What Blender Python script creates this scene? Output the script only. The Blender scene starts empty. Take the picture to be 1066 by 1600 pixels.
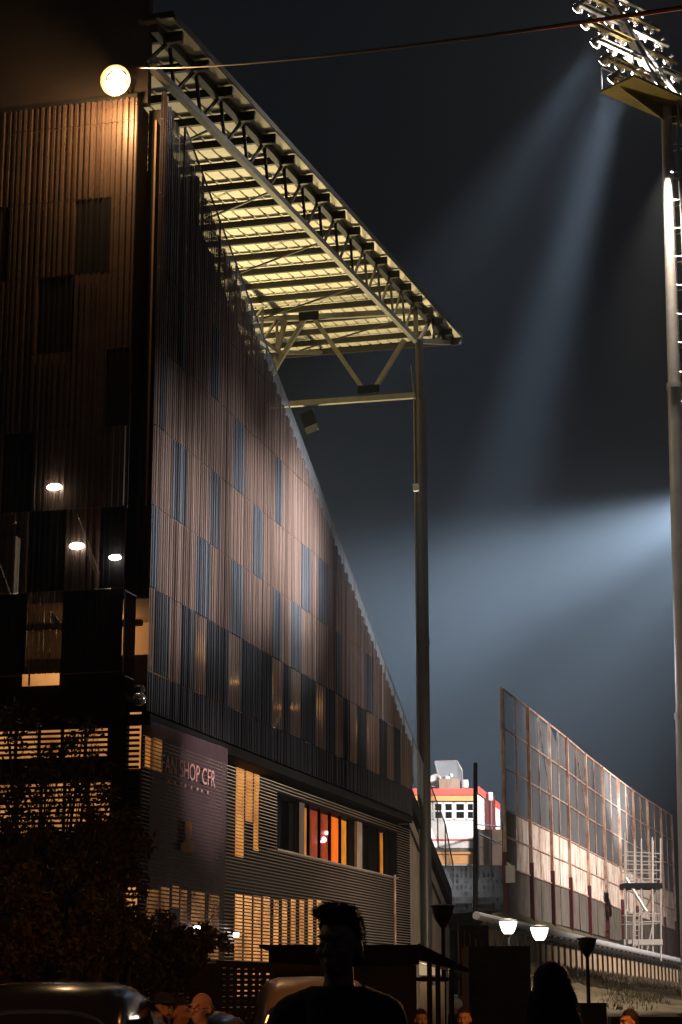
import bpy, bmesh, math, random
from mathutils import Vector, Matrix, noise
random.seed(7)
PI = math.pi
S = bpy.context.scene
C = S.collection

# ------------------------------------------------------------------ camera frame
FPX = 3000.0
YAW, PITCH = math.radians(14.29), math.radians(13.86)
EYE = Vector((0, 0, 1.6))
H = Vector((-math.sin(YAW), math.cos(YAW), 0)); RT = Vector((math.cos(YAW), math.sin(YAW), 0))
FW = H*math.cos(PITCH) + Vector((0, 0, math.sin(PITCH)))
UP = -H*math.sin(PITCH) + Vector((0, 0, math.cos(PITCH)))
def ray(x, y): return FW + RT*((x-533)/FPX) + UP*((800-y)/FPX)
def onX(x, y, v): d = ray(x, y); return EYE + d*((v-EYE.x)/d.x)
def onY(x, y, v): d = ray(x, y); return EYE + d*((v-EYE.y)/d.y)
def onD(x, y, D): d = ray(x, y); return EYE + d*(D/d.dot(H))
def flat(D, lat): return H*D + RT*lat
def ground(D):
    if D < 10: return 0.0
    return -0.025*(min(D, 46)-10)

# ------------------------------------------------------------------ materials
def new_mat(name):
    m = bpy.data.materials.new(name); m.use_nodes = True
    nt = m.node_tree; b = nt.nodes['Principled BSDF']
    return m, nt, b
def mat(name, col, rough=.6, metal=0, var=.25, scale=3.0, bump=0.0, bscale=60, col2=None, spec=.5):
    m, nt, b = new_mat(name)
    tc = nt.nodes.new('ShaderNodeTexCoord'); n = nt.nodes.new('ShaderNodeTexNoise')
    n.inputs['Scale'].default_value = scale; n.inputs['Detail'].default_value = 6; n.inputs['Roughness'].default_value = .65
    nt.links.new(tc.outputs['Object'], n.inputs['Vector'])
    r = nt.nodes.new('ShaderNodeValToRGB')
    a = [c*(1-var) for c in col]; z = col2 or [min(1, c*(1+var)) for c in col]
    r.color_ramp.elements[0].position = .3; r.color_ramp.elements[1].position = .7
    r.color_ramp.elements[0].color = (*a, 1); r.color_ramp.elements[1].color = (*z, 1)
    nt.links.new(n.outputs['Fac'], r.inputs['Fac']); nt.links.new(r.outputs['Color'], b.inputs['Base Color'])
    b.inputs['Roughness'].default_value = rough; b.inputs['Metallic'].default_value = metal
    b.inputs['Specular IOR Level'].default_value = spec
    if bump:
        n2 = nt.nodes.new('ShaderNodeTexNoise'); n2.inputs['Scale'].default_value = bscale; n2.inputs['Detail'].default_value = 4
        nt.links.new(tc.outputs['Object'], n2.inputs['Vector'])
        bp = nt.nodes.new('ShaderNodeBump'); bp.inputs['Strength'].default_value = bump; bp.inputs['Distance'].default_value = .02
        nt.links.new(n2.outputs['Fac'], bp.inputs['Height']); nt.links.new(bp.outputs['Normal'], b.inputs['Normal'])
    return m
def streaky(name, col, col2, rough=.7, sx=2.0, sz=.25, pos=(.35, .65), metal=0):
    """weathered sheet: noise stretched along z so the stains run down"""
    m, nt, b = new_mat(name)
    tc = nt.nodes.new('ShaderNodeTexCoord'); mp = nt.nodes.new('ShaderNodeMapping')
    mp.inputs['Scale'].default_value = (sx, sx, sz)
    n = nt.nodes.new('ShaderNodeTexNoise'); n.inputs['Scale'].default_value = 1.6; n.inputs['Detail'].default_value = 8; n.inputs['Roughness'].default_value = .7
    r = nt.nodes.new('ShaderNodeValToRGB')
    r.color_ramp.elements[0].position = pos[0]; r.color_ramp.elements[1].position = pos[1]
    r.color_ramp.elements[0].color = (*col, 1); r.color_ramp.elements[1].color = (*col2, 1)
    nt.links.new(tc.outputs['Object'], mp.inputs['Vector']); nt.links.new(mp.outputs['Vector'], n.inputs['Vector'])
    nt.links.new(n.outputs['Fac'], r.inputs['Fac']); nt.links.new(r.outputs['Color'], b.inputs['Base Color'])
    b.inputs['Roughness'].default_value = rough; b.inputs['Metallic'].default_value = metal
    return m
def see_through(m, amount, tint=(1, 1, 1)):
    nt = m.node_tree; out = nt.nodes['Material Output']; b = nt.nodes['Principled BSDF']
    t = nt.nodes.new('ShaderNodeBsdfTransparent'); t.inputs['Color'].default_value = (*tint, 1)
    mx = nt.nodes.new('ShaderNodeMixShader'); mx.inputs[0].default_value = amount
    nt.links.new(b.outputs[0], mx.inputs[1]); nt.links.new(t.outputs[0], mx.inputs[2]); nt.links.new(mx.outputs[0], out.inputs['Surface'])
    return m
def glow(name, col, strength, var=0, scale=3.0, col2=None):
    m, nt, b = new_mat(name)
    b.inputs['Base Color'].default_value = (*[min(.8, c) for c in col], 1); b.inputs['Emission Strength'].default_value = strength
    b.inputs['Emission Color'].default_value = (*col, 1)
    if var:
        tc = nt.nodes.new('ShaderNodeTexCoord'); n = nt.nodes.new('ShaderNodeTexNoise'); n.inputs['Scale'].default_value = scale
        n.inputs['Detail'].default_value = 5
        nt.links.new(tc.outputs['Object'], n.inputs['Vector'])
        r = nt.nodes.new('ShaderNodeValToRGB'); r.color_ramp.elements[0].position = .35; r.color_ramp.elements[1].position = .65
        r.color_ramp.elements[0].color = (*(col2 or [c*(1-var) for c in col]), 1); r.color_ramp.elements[1].color = (*col, 1)
        nt.links.new(n.outputs['Fac'], r.inputs['Fac']); nt.links.new(r.outputs['Color'], b.inputs['Emission Color'])
    return m
M = {}
M['brown'] = see_through(streaky('brown perforated cladding', (.105, .068, .056), (.25, .185, .162), .28, 9.0, .10, (.36, .64), .45), .2)
M['rearbrown'] = see_through(mat('brown perforated rear cladding', (.085, .055, .045), .5, .2, .2, .5), .22)
M['steelblue'] = mat('dark blue steel panel', (.052, .058, .070), .42, .35, .12, .8)
M['navysteel'] = mat('dark navy solid sheet', (.017, .019, .024), .5, .3, .15, .8)  # darker steelblue; the wash dying out lower down is painted into it
M['black'] = mat('matt black panel', (.008, .008, .0095), .75, 0, .2, 2, spec=.12)
M['darkpurple'] = mat('dark corner panel', (.014, .010, .011), .7, 0, .2, .6, .15, 8)
M['slat'] = mat('louvre slat', (.36, .30, .25), .45, .3, .15, 1.0)
M['concrete'] = streaky('stained concrete', (.20, .15, .115), (.33, .26, .21), .85, .9, .35)
M['darkwall'] = mat('dark rendered wall', (.035, .03, .03), .8, 0, .35, 1.3, .2, 20)
M['sheet'] = mat('galvanised roof sheet', (.66, .61, .48), .5, .2, .12, .4)
M['beam'] = mat('painted roof steel', (.022, .021, .02), .5, .3, .2, 1.5)
M['truss'] = mat('painted truss steel', (.24, .23, .20), .45, .4, .18, 2)
M['column'] = mat('column steel', (.10, .092, .088), .4, .5, .15, 1.5)
M['inner'] = mat('inner wall', (.16, .10, .06), .8, 0, .3, .7)
M['innerbeam'] = mat('inner steel', (.42, .32, .20), .6, 0, .2, 1)
M['glass'] = see_through(mat('parapet glass', (.45, .50, .55), .12, 0, .2, .8), .72)
M['wglass'] = see_through(mat('window glass', (.012, .012, .012), .05, 0, .1, .8), .85)
M['screen'] = see_through(streaky('dirty fence glazing', (.16, .18, .20), (.42, .42, .42), .3, 1.2, .12), .70)
M['panelwhite'] = streaky('weathered white sheet', (.32, .18, .11), (.80, .74, .68), .75, 1.1, .35, (.34, .56))
M['panelgrey'] = streaky('mossy grey sheet', (.06, .055, .045), (.16, .14, .12), .85, .9, .5)
M['rust'] = streaky('rusting red steel', (.30, .13, .08), (.66, .50, .42), .6, 2, .5, (.4, .6))
M['redpaint'] = mat('dark red paint', (.085, .013, .016), .6, 0, .3, 2)
M['galv'] = mat('galvanised pole', (.46, .44, .45), .38, .5, .15, 1.6, .05, 30)
M['scaff'] = mat('scaffold tube', (.5, .48, .45), .4, .3, .1, 3)
M['white'] = mat('white render', (.72, .72, .72), .7, 0, .08, .8)
M['red'] = mat('red fascia', (.62, .09, .07), .6, 0, .12, 1)
M['orange'] = mat('orange soffit', (.65, .33, .12), .6, 0, .15, 1)
M['reflector'] = mat('warm lamp reflector', (.10, .06, .03), .45, .2, .2, 3)
M['fascia'] = mat('brown roof fascia', (.026, .018, .016), .8, 0, .25, .6)
M['terracedark'] = mat('dark terrace', (.018, .016, .015), .95, 0, .4, 1, spec=.1)
M['olive'] = mat('olive platform steel', (.16, .12, .03), .5, .3, .3, 2)
M['darkmetal'] = mat('dark metal', (.03, .03, .032), .45, .5, .2, 4)
M['alu'] = mat('polished lamp housing', (.75, .70, .66), .22, .85, .1, 6)
M['leaf'] = mat('leaf', (.055, .06, .022), .6, 0, .5, 2)
M['leafdry'] = mat('dry leaf', (.06, .052, .03), .6, 0, .4, 2)
M['bark'] = mat('bark', (.05, .035, .025), .9, 0, .3, 8, .5, 40)
M['cable'] = mat('orange cable', (.09, .02, .005), .5, 0, .3, 4)  # orange of the lamplight put into the cable's colour
M['carblack'] = mat('black car paint', (.008, .008, .009), .18, 0, .1, 2)
M['vanpaint'] = mat('beige car paint', (.30, .26, .21), .3, .2, .1, 2)
M['carglass'] = mat('car glass', (.006, .006, .007), .06, 0, .1, 2)
M['chrome'] = mat('chrome trim', (.8, .8, .8), .1, 1, .05, 3)
M['tyre'] = mat('tyre rubber', (.02, .02, .02), .8, 0, .2, 8)
M['skin'] = mat('skin', (.42, .24, .16), .55, 0, .12, 14, .15, 120)
M['hair'] = mat('dark hair', (.02, .014, .010), .6, 0, .3, 30, .5, 90)
M['hairgrey'] = mat('grey hair', (.25, .22, .2), .6, 0, .3, 30, .5, 90)
M['cloth'] = mat('black cloth', (.02, .02, .021), .85, 0, .25, 8, .4, 60)
M['clothnavy'] = mat('navy cloth', (.015, .018, .028), .85, 0, .25, 8, .4, 60)
M['clothred'] = mat('dark red cloth', (.18, .02, .02), .85, 0, .25, 8, .4, 60)
M['denim'] = mat('dark denim', (.02, .024, .035), .85, 0, .25, 8, .3, 60)
M['eye'] = mat('eye', (.35, .33, .32), .2, 0, .1, 3)
M['asphalt'] = mat('asphalt', (.035, .034, .034), .85, 0, .35, .8, .4, 90)
M['grass'] = mat('rough grass', (.06, .055, .018), .9, 0, .6, .7, .6, 14, col2=(.15, .12, .07))
M['soil'] = mat('bank soil', (.06, .05, .025), .95, 0, .4, .35, .8, 6, col2=(.20, .155, .105))
M['stone'] = mat('dark stone wall', (.055, .042, .034), .9, 0, .4, 1.5, .6, 10)
M['retain'] = streaky('ochre retaining wall', (.22, .15, .09), (.42, .32, .21), .9, 1.2, .3)
M['pipe'] = mat('grey pipe', (.6, .62, .66), .35, .3, .1, 2)
M['banner'] = see_through(mat('sheer banner fabric', (.12, .07, .08), .9, 0, .25, .5, .3, 3), .28)
M['bannertext'] = mat('pale banner lettering', (.80, .46, .40), .8, 0, .08, 2)
M['printdark'] = see_through(mat('dark printed cloth', (.04, .026, .03), .9, 0, .3, 1), .62)
M['printskin'] = mat('printed skin', (.36, .15, .045), .9, 0, .3, 6)
M['lampwhite'] = glow('lamp white', (1, .96, .9), 14)
M['lampwarm'] = glow('lamp warm', (1, .72, .42), 120)
M['lampceil'] = glow('ceiling lamp', (1, .86, .7), 26)
M['lampflood'] = glow('flood lamp face', (1, .95, .9), 30)
M['lampbowl'] = glow('lamp bowl', (1, .90, .80), 5.0)
M['ledwhite'] = glow('led', (.85, .93, 1), 6)
M['litorange'] = glow('lit orange window', (1, .38, .06), .72, .5, 1.4, (.55, .17, .02))
M['litblind'] = glow('lit blind', (1, .43, .12), .72, .5, .9, (.45, .16, .04))
M['litdim'] = glow('dim lit window', (1, .42, .10), .75, .6, 1.2, (.25, .07, .01))
M['litamber'] = glow('lit amber curtain', (1, .33, .03), .75, .5, 3)
M['litred'] = glow('lit red curtain', (.55, .085, .02), .6, .6, 4, (.16, .02, .01))
M['litbright'] = glow('lit bright orange curtain', (1, .17, .01), 1.1, .3, 2)
M['litpink'] = glow('lit pink lamp', (1, .55, .6), 5)

# ------------------------------------------------------------------ builders
def wloc(o):
    v = Vector((0, 0, 0))
    while o: v += o.location; o = o.parent
    return v
class MB:
    def __init__(s): s.v = []; s.f = []
    def add(s, vs, fs):
        n = len(s.v); s.v += [Vector(v) for v in vs]; s.f += [[i+n for i in f] for f in fs]
    def box(s, a, b):
        x0, y0, z0 = [min(a[i], b[i]) for i in range(3)]; x1, y1, z1 = [max(a[i], b[i]) for i in range(3)]
        s.add([(x0,y0,z0),(x1,y0,z0),(x1,y1,z0),(x0,y1,z0),(x0,y0,z1),(x1,y0,z1),(x1,y1,z1),(x0,y1,z1)],
              [(0,3,2,1),(4,5,6,7),(0,1,5,4),(1,2,6,5),(2,3,7,6),(3,0,4,7)])
    def obox(s, c, ax, ay, az):
        """box from centre and three half-axis vectors"""
        c, ax, ay, az = Vector(c), Vector(ax), Vector(ay), Vector(az)
        vs = [c+ax*i+ay*j+az*k for k in (-1, 1) for i, j in ((-1,-1),(1,-1),(1,1),(-1,1))]
        s.add(vs, [(0,3,2,1),(4,5,6,7),(0,1,5,4),(1,2,6,5),(2,3,7,6),(3,0,4,7)])
    def bar(s, p, q, w, h=None, up=(0, 0, 1)):
        p, q = Vector(p), Vector(q); h = h or w
        d = (q-p); L = d.length; d.normalize(); u = Vector(up)
        if abs(d.dot(u)) > .98: u = Vector((0, 1, 0))
        r = d.cross(u).normalized(); u = r.cross(d)
        s.obox((p+q)/2, d*(L/2), r*(w/2), u*(h/2))
    def tube(s, p, q, r0, r1=None, n=10, caps=True):
        p, q = Vector(p), Vector(q); r1 = r0 if r1 is None else r1
        d = (q-p).normalized(); u = Vector((0, 0, 1)) if abs(d.z) < .95 else Vector((0, 1, 0))
        a = d.cross(u).normalized(); b = d.cross(a)
        vs = []
        for c, r in ((p, r0), (q, r1)):
            for i in range(n):
                t = 2*PI*i/n; vs.append(c + a*(r*math.cos(t)) + b*(r*math.sin(t)))
        fs = [(i, (i+1) % n, n+(i+1) % n, n+i) for i in range(n)]
        if caps: fs += [tuple(reversed(range(n))), tuple(range(n, 2*n))]
        s.add(vs, fs)
    def path(s, pts, rs, n=8):
        for i in range(len(pts)-1): s.tube(pts[i], pts[i+1], rs[i], rs[i+1], n)
    def lathe(s, c, prof, n=20, axis=(0, 0, 1)):
        ax = Vector(axis).normalized(); u = Vector((1, 0, 0)) if abs(ax.x) < .9 else Vector((0, 1, 0))
        a = (u - ax*u.dot(ax)).normalized(); b = ax.cross(a); c = Vector(c); vs = []
        for r, z in prof:
            for i in range(n):
                t = 2*PI*i/n; vs.append(c + ax*z + a*(r*math.cos(t)) + b*(r*math.sin(t)))
        fs = []
        for k in range(len(prof)-1):
            for i in range(n): fs.append((k*n+i, k*n+(i+1) % n, (k+1)*n+(i+1) % n, (k+1)*n+i))
        fs += [tuple(reversed(range(n))), tuple(range((len(prof)-1)*n, len(prof)*n))]
        s.add(vs, fs)
    def ball(s, c, r, n=12, m=8, rot=None):
        if not isinstance(r, (tuple, list)): r = (r, r, r)
        c = Vector(c); vs = [Vector((0, 0, -r[2]))]
        for j in range(1, m):
            p = -PI/2 + PI*j/m
            for i in range(n):
                t = 2*PI*i/n; vs.append(Vector((r[0]*math.cos(p)*math.cos(t), r[1]*math.cos(p)*math.sin(t), r[2]*math.sin(p))))
        vs.append(Vector((0, 0, r[2])))
        fs = [(0, 1+(i+1) % n, 1+i) for i in range(n)]
        for j in range(m-2):
            for i in range(n):
                a = 1+j*n; fs.append((a+i, a+(i+1) % n, a+n+(i+1) % n, a+n+i))
        a = 1+(m-2)*n; fs += [(a+i, a+(i+1) % n, len(vs)-1) for i in range(n)]
        if rot: vs = [rot @ v for v in vs]
        s.add([v+c for v in vs], fs)
    def caps(s, p, q, r0, r1=None, n=12):
        r1 = r0 if r1 is None else r1
        s.tube(p, q, r0, r1, n); s.ball(p, r0, n, 8); s.ball(q, r1, n, 8)
    def prism(s, poly, d):
        """poly: 3D points of one face, d: extrusion vector"""
        poly = [Vector(p) for p in poly]; d = Vector(d); n = len(poly)
        s.add(poly+[p+d for p in poly], [tuple(range(n)), tuple(reversed(range(n, 2*n)))] + [(i, n+i, n+(i+1) % n, (i+1) % n) for i in range(n)])
    def build(s, name, m, parent=None, label=None, smooth=False, fix=True):
        off = wloc(parent) if parent else Vector((0, 0, 0))
        me = bpy.data.meshes.new(name); me.from_pydata([v-off for v in s.v], [], s.f)
        if fix:
            bm = bmesh.new(); bm.from_mesh(me); bmesh.ops.recalc_face_normals(bm, faces=bm.faces); bm.to_mesh(me); bm.free()
        me.materials.append(M[m] if isinstance(m, str) else m)
        if smooth:
            for p in me.polygons: p.use_smooth = True
        o = bpy.data.objects.new(name, me); C.objects.link(o)
        if parent: o.parent = parent
        if label: o['label'] = label
        return o
def tag(o, label=None, cat=None, group=None, kind=None):
    for k, v in (('label', label), ('category', cat), ('group', group), ('kind', kind)):
        if v: o[k] = v
    return o
def thing(name, label, cat, loc, group=None):
    o = bpy.data.objects.new(name, None); C.objects.link(o); o.location = loc; o.empty_display_size = .3
    return tag(o, label, cat, group)
def own_origin(mb, name, m, loc, smooth=False):
    """a one-mesh thing whose origin is at its base"""
    loc = Vector(loc); mb.v = [v-loc for v in mb.v]
    o = mb.build(name, m, None, None, smooth); o.location = loc
    return o
def copy_tree(o, parent=None):
    c = o.copy(); C.objects.link(c); c.parent = parent
    for ch in list(o.children): copy_tree(ch, c)
    return c
def lamp(name, kind, loc, power, col, parent=None, aim=None, size=None, blend=1.0, radius=.1):
    L = bpy.data.lights.new(name, kind); L.energy = power; L.color = col
    if kind in ('POINT', 'SPOT'): L.shadow_soft_size = radius
    if kind == 'SPOT': L.spot_size = math.radians(size); L.spot_blend = blend
    o = bpy.data.objects.new(name, L); C.objects.link(o)
    loc = Vector(loc)
    if parent: o.parent = parent
    o.location = loc - (wloc(parent) if parent else Vector((0, 0, 0)))
    if aim is not None: o.rotation_euler = (Vector(aim)-loc).to_track_quat('-Z', 'Y').to_euler()
    return o
def structure(mb, name, m, smooth=False):
    return tag(mb.build(name, m, None, None, smooth), kind='structure')

# ================================================================== GROUND
b = MB()
Ds = [-18, -6, 2, 6, 10, 16, 22, 28, 34, 40, 46, 60, 90, 140, 235]; Ls = [-150, -70, -30, -12, 0, 12, 30, 70, 110]
for D in Ds:
    for l in Ls: p = flat(D, l); b.v.append(Vector((p.x, p.y, ground(D))))
for i in range(len(Ds)-1):
    for j in range(len(Ls)-1):
        a = i*len(Ls)+j; b.f.append([a, a+1, a+1+len(Ls), a+len(Ls)])
structure(b, 'ground', 'asphalt')

# ================================================================== STADIUM STAND
A = -16.1                       # plane of the side cladding
T0, T1 = 44.0, 74.7             # its two ends
RZ = [8.1, 9.1, 11.2, 13.3, 15.4, 17.5, 19.6, 21.7, 23.8, 26.0]
def ztop(y): return 23.55 - .457*(y-46.56)
stand = thing('stadium_stand', 'tall stadium stand clad in brown ribbed metal under a steel truss roof', 'stadium stand', (A-8, 58, ground(46)))

# dark panels of the side: (row, left px, right px, a y inside)
side_px = [(1,241,265,950),(1,283,303,980),(1,322,356,1010),(1,375,423,1040),(1,439,453,1070),(1,468,493,1090),(1,509,521,1110),(1,535,546,1120),
 (1,558,570,1140),(1,592,603,1150),(1,614,624,1170),
 (2,235,246,850),(2,307,325,900),(2,360,377,920),(2,425,439,960),(2,454,468,980),(2,524,533,1020),(2,570,581,1050),
 (3,270,290,730),(3,329,343,770),(3,395,410,820),(3,470,484,870),(3,495,511,880),
 (4,364,380,680),(4,428,441,720),(4,247,259,600),
 (5,276,294,460),(5,330,341,540),(6,262,276,330)]
def cell_of(px, y): return (onX(px, y, A).y - T0)/.16
dark = {}
for k, (r, x0, x1, y) in enumerate(side_px):
    for c in range(round(cell_of(x0, y)), round(cell_of(x1, y))): dark[(r, c)] = k
NC = int((T1-T0)/.16)
def rib(b, u, z0, z1, fn, d=.035):
    q = random.Random(int(u*100)*7+3); d *= q.uniform(.75, 1.35); e = q.uniform(-.012, .012); g = q.uniform(-.006, .006)
    pr = [(0, 0), (.045+e, 0), (.062+e, d+g), (.128+e, d-g), (.145+e, 0), (.16, 0)]
    vs = [fn(u+a, o, z0) for a, o in pr]+[fn(u+a, o, z1) for a, o in pr]
    b.add(vs, [(i, i+1, i+7, i+6) for i in range(5)])
sidefn = lambda u, o, z: (A+o, T0+u, z)
clad, band = MB(), MB()
panels = [MB() for _ in side_px]
for c in range(NC):
    u = c*.16; t = ztop(T0+(c//3)*.48+.24) + (.05 if c % 3 == 1 else 0)
    for r in range(len(RZ)-1):
        z0, z1 = RZ[r]+.012, min(RZ[r+1]-.012, t)
        if z1-z0 < .1: continue
        if r == 0: rib(band, u, z0, z1, sidefn)
        elif (r, c) in dark: rib(panels[dark[(r, c)]], u, z0, z1, lambda u, o, z: (A+o+.012, T0+u, z))
        else: rib(clad, u, z0, z1, sidefn, .032)
clad.build('side_cladding', 'brown', stand, fix=False)
band.build('cladding_band', 'navysteel', stand, fix=False)
for k, p in enumerate(panels):
    if p.v: p.build('dark_panel', 'navysteel' if side_px[k][0] == 1 else 'steelblue', stand, fix=False)

# rear (left in the picture), plane Y = T0
rear_px = [(6,114,169,440),(5,54,111,570),(4,160,218,700),(3,0,47,840),(2,40,97,980),(2,154,214,980),(6,-40,11,360),(1,-20,36,1070),(1,92,215,1070)]
RX1 = -16.78; NR = int(26/.16)
rdark = {}
for k, (r, x0, x1, y) in enumerate(rear_px):
    a0 = (RX1-onY(x0, y, T0).x)/.16; a1 = (RX1-onY(x1, y, T0).x)/.16
    for c in range(max(0, round(a1)), round(a0)): rdark[(r, c)] = k
for c in range(32, NR):                                   # beyond the frame the chequer goes on
    for r in range(1, 7):
        if ((c//6)*7+r*5) % 11 < 3: rdark[(r, c)] = -1-((c//6) % 2)
rearfn = lambda u, o, z: (RX1-u, T0-o, z)
RROW = [9.1, 9.35, 11.2, 13.3, 15.4, 17.5, 19.6, 24.45]
rc, rp, rest = MB(), [MB() for _ in rear_px], MB()
for c in range(NR):
    u = c*.16
    for r in range(len(RZ)-1):
        z0, z1 = RZ[r]+.012, min(RZ[r+1]-.012, 24.45)
        if r == 0 or z1-z0 < .1: continue
        d = rdark.get((r, c))
        if d is None: rib(rc, u, z0, z1, rearfn, .075)
        else:
            f2 = lambda u, o, z: (RX1-u, T0-o-.012, z)
            rib(rp[d] if d >= 0 else rest, u, z0, z1, f2, .012)
rc.build('rear_cladding', 'rearbrown', stand, fix=False)
for p in rp:
    if p.v: p.build('dark_panel', 'black', stand, fix=False)
rest.build('rear_panel_field', 'black', stand, fix=False)
b = MB(); b.box((RX1+.01, T0+.9, RZ[2]), (A-.14, T0+1.0, 24.5)); b.box((A-.12, T0+.3, RZ[2]), (A-.03, T0+1.0, 24.4)); b.box((RX1-.02, T0+.1, 8.1), (RX1+.0, T0+.9, 24.4))
b.build('corner_panel', 'darkpurple', stand)
b = MB(); b.box((-46, T0+.05, 8.0), (RX1, T0+.25, 9.1)); b.build('rear_band', 'black', stand)
# little bright opening in the band
p, q = onY(36, 1054, T0), onY(92, 1070, T0)
b = MB(); b.box((p.x, T0-.03, q.z), (q.x, T0+.03, p.z)); w = b.build('window', 'litblind', stand)
b = MB(); xm = onY(47, 1060, T0).x; b.box((xm-.02, T0-.06, q.z), (xm+.02, T0-.031, p.z)); b.build('mullion', 'black', w)
# roof fascia over the rear cladding: a dark upstand reaching the roof
b = MB(); b.box((-46, T0+.35, 24.46), (-16.62, T0+.6, 31)); b.build('rear_fascia', 'fascia', stand)
b = MB(); b.box((-46, T0-.02, 24.46), (RX1, T0+.34, 24.58)); b.build('rear_coping', 'darkmetal', stand)

# added sheets that keep the lit roof from showing through upper cladding
b = MB(); b.prism([(A-.3, T0+.5, 13.4), (A-.3, 67.6, 13.4), (A-.3, T0+1.1, ztop(T0+1.1)-.3), (A-.3, T0+.5, 24)], (-.05, 0, 0)); b.build('lining', 'inner', stand)
b = MB(); b.box((-46, T0+.32, 13.4), (RX1-.03, T0+.34, 24.4)); b.build('lining', 'inner', stand)
# interior seen through the perforations
b = MB()
prof = [(T0+4.5, 9.1), (T1, 9.1), (T1, ztop(T1)-1), (T0+4.5, ztop(T0+4.5)-1.2)]
b.prism([(A-4.5, y, z) for y, z in prof], (-.2, 0, 0)); b.build('inner_wall', 'inner', stand)
b = MB(); b.box((-46, T0+4.2, 9.1), (A-.4, T0+4.4, 24)); b.build('inner_wall', 'inner', stand)
b = MB()
for z in (9.0, 11.25, 15.4, 19.6):
    ye = min(T1, 46.56+(23.55-z-.6)/.457)
    b.box((A-4.6, T0+1.05, z-.12), (A-.25, ye, z)); b.box((-46, T0+.3, z-.12), (A-4.6, T0+4.3, z))
b.build('floor_slab', 'inner', stand)
for y0 in (46.5, 50.5, 54.5, 58.5, 62.5, 66.5):             # raking struts behind the side
    for z0 in (9.05, 13.25, 17.45):
        if z0+4 < ztop(y0+3.5)-.5 or z0 < 9.1:
            b = MB(); b.bar((A-1.2, y0, z0), (A-1.2, y0+3.4, min(z0+2.4, ztop(y0+3.4)-.8)), .12, .22); b.build('brace', 'innerbeam', stand)
for x0 in (-17.6, -20.2, -22.8, -25.4):
    for z0 in (9.05, 13.25, 17.45, 11.2, 15.3):
        b = MB(); b.bar((x0, T0+.9, z0), (x0-1.5, T0+.9, z0+3.6 if z0 > 10 else z0+1.8), .09, .12); b.build('brace', 'innerbeam', stand)
    b = MB(); b.box((x0-.6, T0+1.6, 9.0), (x0-.25, T0+1.9, 13.1)); b.build('inner_column', 'innerbeam', stand)
b = MB(); b.box((-40, T0+.8, 10.4), (A-.5, T0+.95, 10.55)); b.box((-40, T0+1.4, 9.05), (A-.5, T0+1.5, 9.75)); b.build('inner_rail', 'innerbeam', stand)
for y in (47, 53, 59, 65): lamp('concourse_light', 'POINT', (A-2.4, y, 10.8), 125, (1, .60, .25), stand, radius=.3)
for x in (-18.6, -22.5): lamp('concourse_light', 'POINT', (x, T0+2.6, 10.7), 26, (1, .62, .28), stand, radius=.3)
lamp('concourse_light', 'POINT', (-19.5, T0+2.2, 14.6), 7, (1, .55, .24), stand, radius=.3)

# lower storeys: rear
zb = ground(46)-.4
b = MB()
def rwin(px0, px1, y0, y1):
    a, c = onY(px0, y0, T0+.3), onY(px1, y1, T0+.3); return (a.x, c.x, c.z, a.z)
w1 = rwin(-120, 170, 1108, 1184); w2 = rwin(-120, 170, 1228, 1302)
X0, X1 = -46, A-.62
b.box((X0, T0+.3, w1[3]), (X1, T0+.6, 8.0)); b.box((X0, T0+.3, w2[3]), (X1, T0+.6, w1[2])); b.box((X0, T0+.3, zb), (X1, T0+.6, w2[2]))
for w in (w1, w2): b.box((X0, T0+.3, w[2]), (w[0], T0+.6, w[3])); b.box((w[1], T0+.3, w[2]), (X1, T0+.6, w[3]))
b.build('lower_rear_wall', 'black', stand)
for k, w in enumerate((w1, w2)):
    b = MB(); b.box((w[0], T0+.58, w[2]), (w[1], T0+.6, w[3])); wo = b.build('window', 'litblind', stand)
    s_ = MB(); n = int((w[3]-w[2])/.125)
    for i in range(n+1): s_.box((w[0], T0+.40, w[2]+i*.125), (w[1], T0+.46, w[2]+i*.125+.06))
    s_.build('blind_slat', 'black', wo)
    m_ = MB()
    for x in [w[0]+j*.62 for j in range(1, int((w[1]-w[0])/.62)+1)]: m_.box((x-.03, T0+.47, w[2]), (x+.03, T0+.56, w[3]))
    m_.build('mullion', 'black', wo)
# the sliver of louvre at the corner
b = MB(); b.box((A-.6, T0+.5, zb), (A-.3, T0+.52, 8)); b.build('corner_glazing', 'darkwall', stand)
for y0, y1 in ((1112, 1200), (1385, 1432)):
    p, q = onY(222, y0, T0+.4), onY(222, y1, T0+.4)
    b = MB(); b.box((A-.6, T0+.46, q.z), (A-.3, T0+.48, p.z)); b.build('window', 'litblind', stand)
b = MB()
for i in range(int((8-zb)/.13)): b.box((A-.62, T0+.3, zb+i*.13), (A-.3, T0+.38, zb+i*.13+.06))
b.build('corner_slat', 'black', stand)
# soffit under the overhanging cladding, and the dark fascia strip
b = MB(); b.box((A-30, T0+.3, 7.82), (A-.02, T1, 8.08)); b.build('soffit', 'black', stand)

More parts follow.
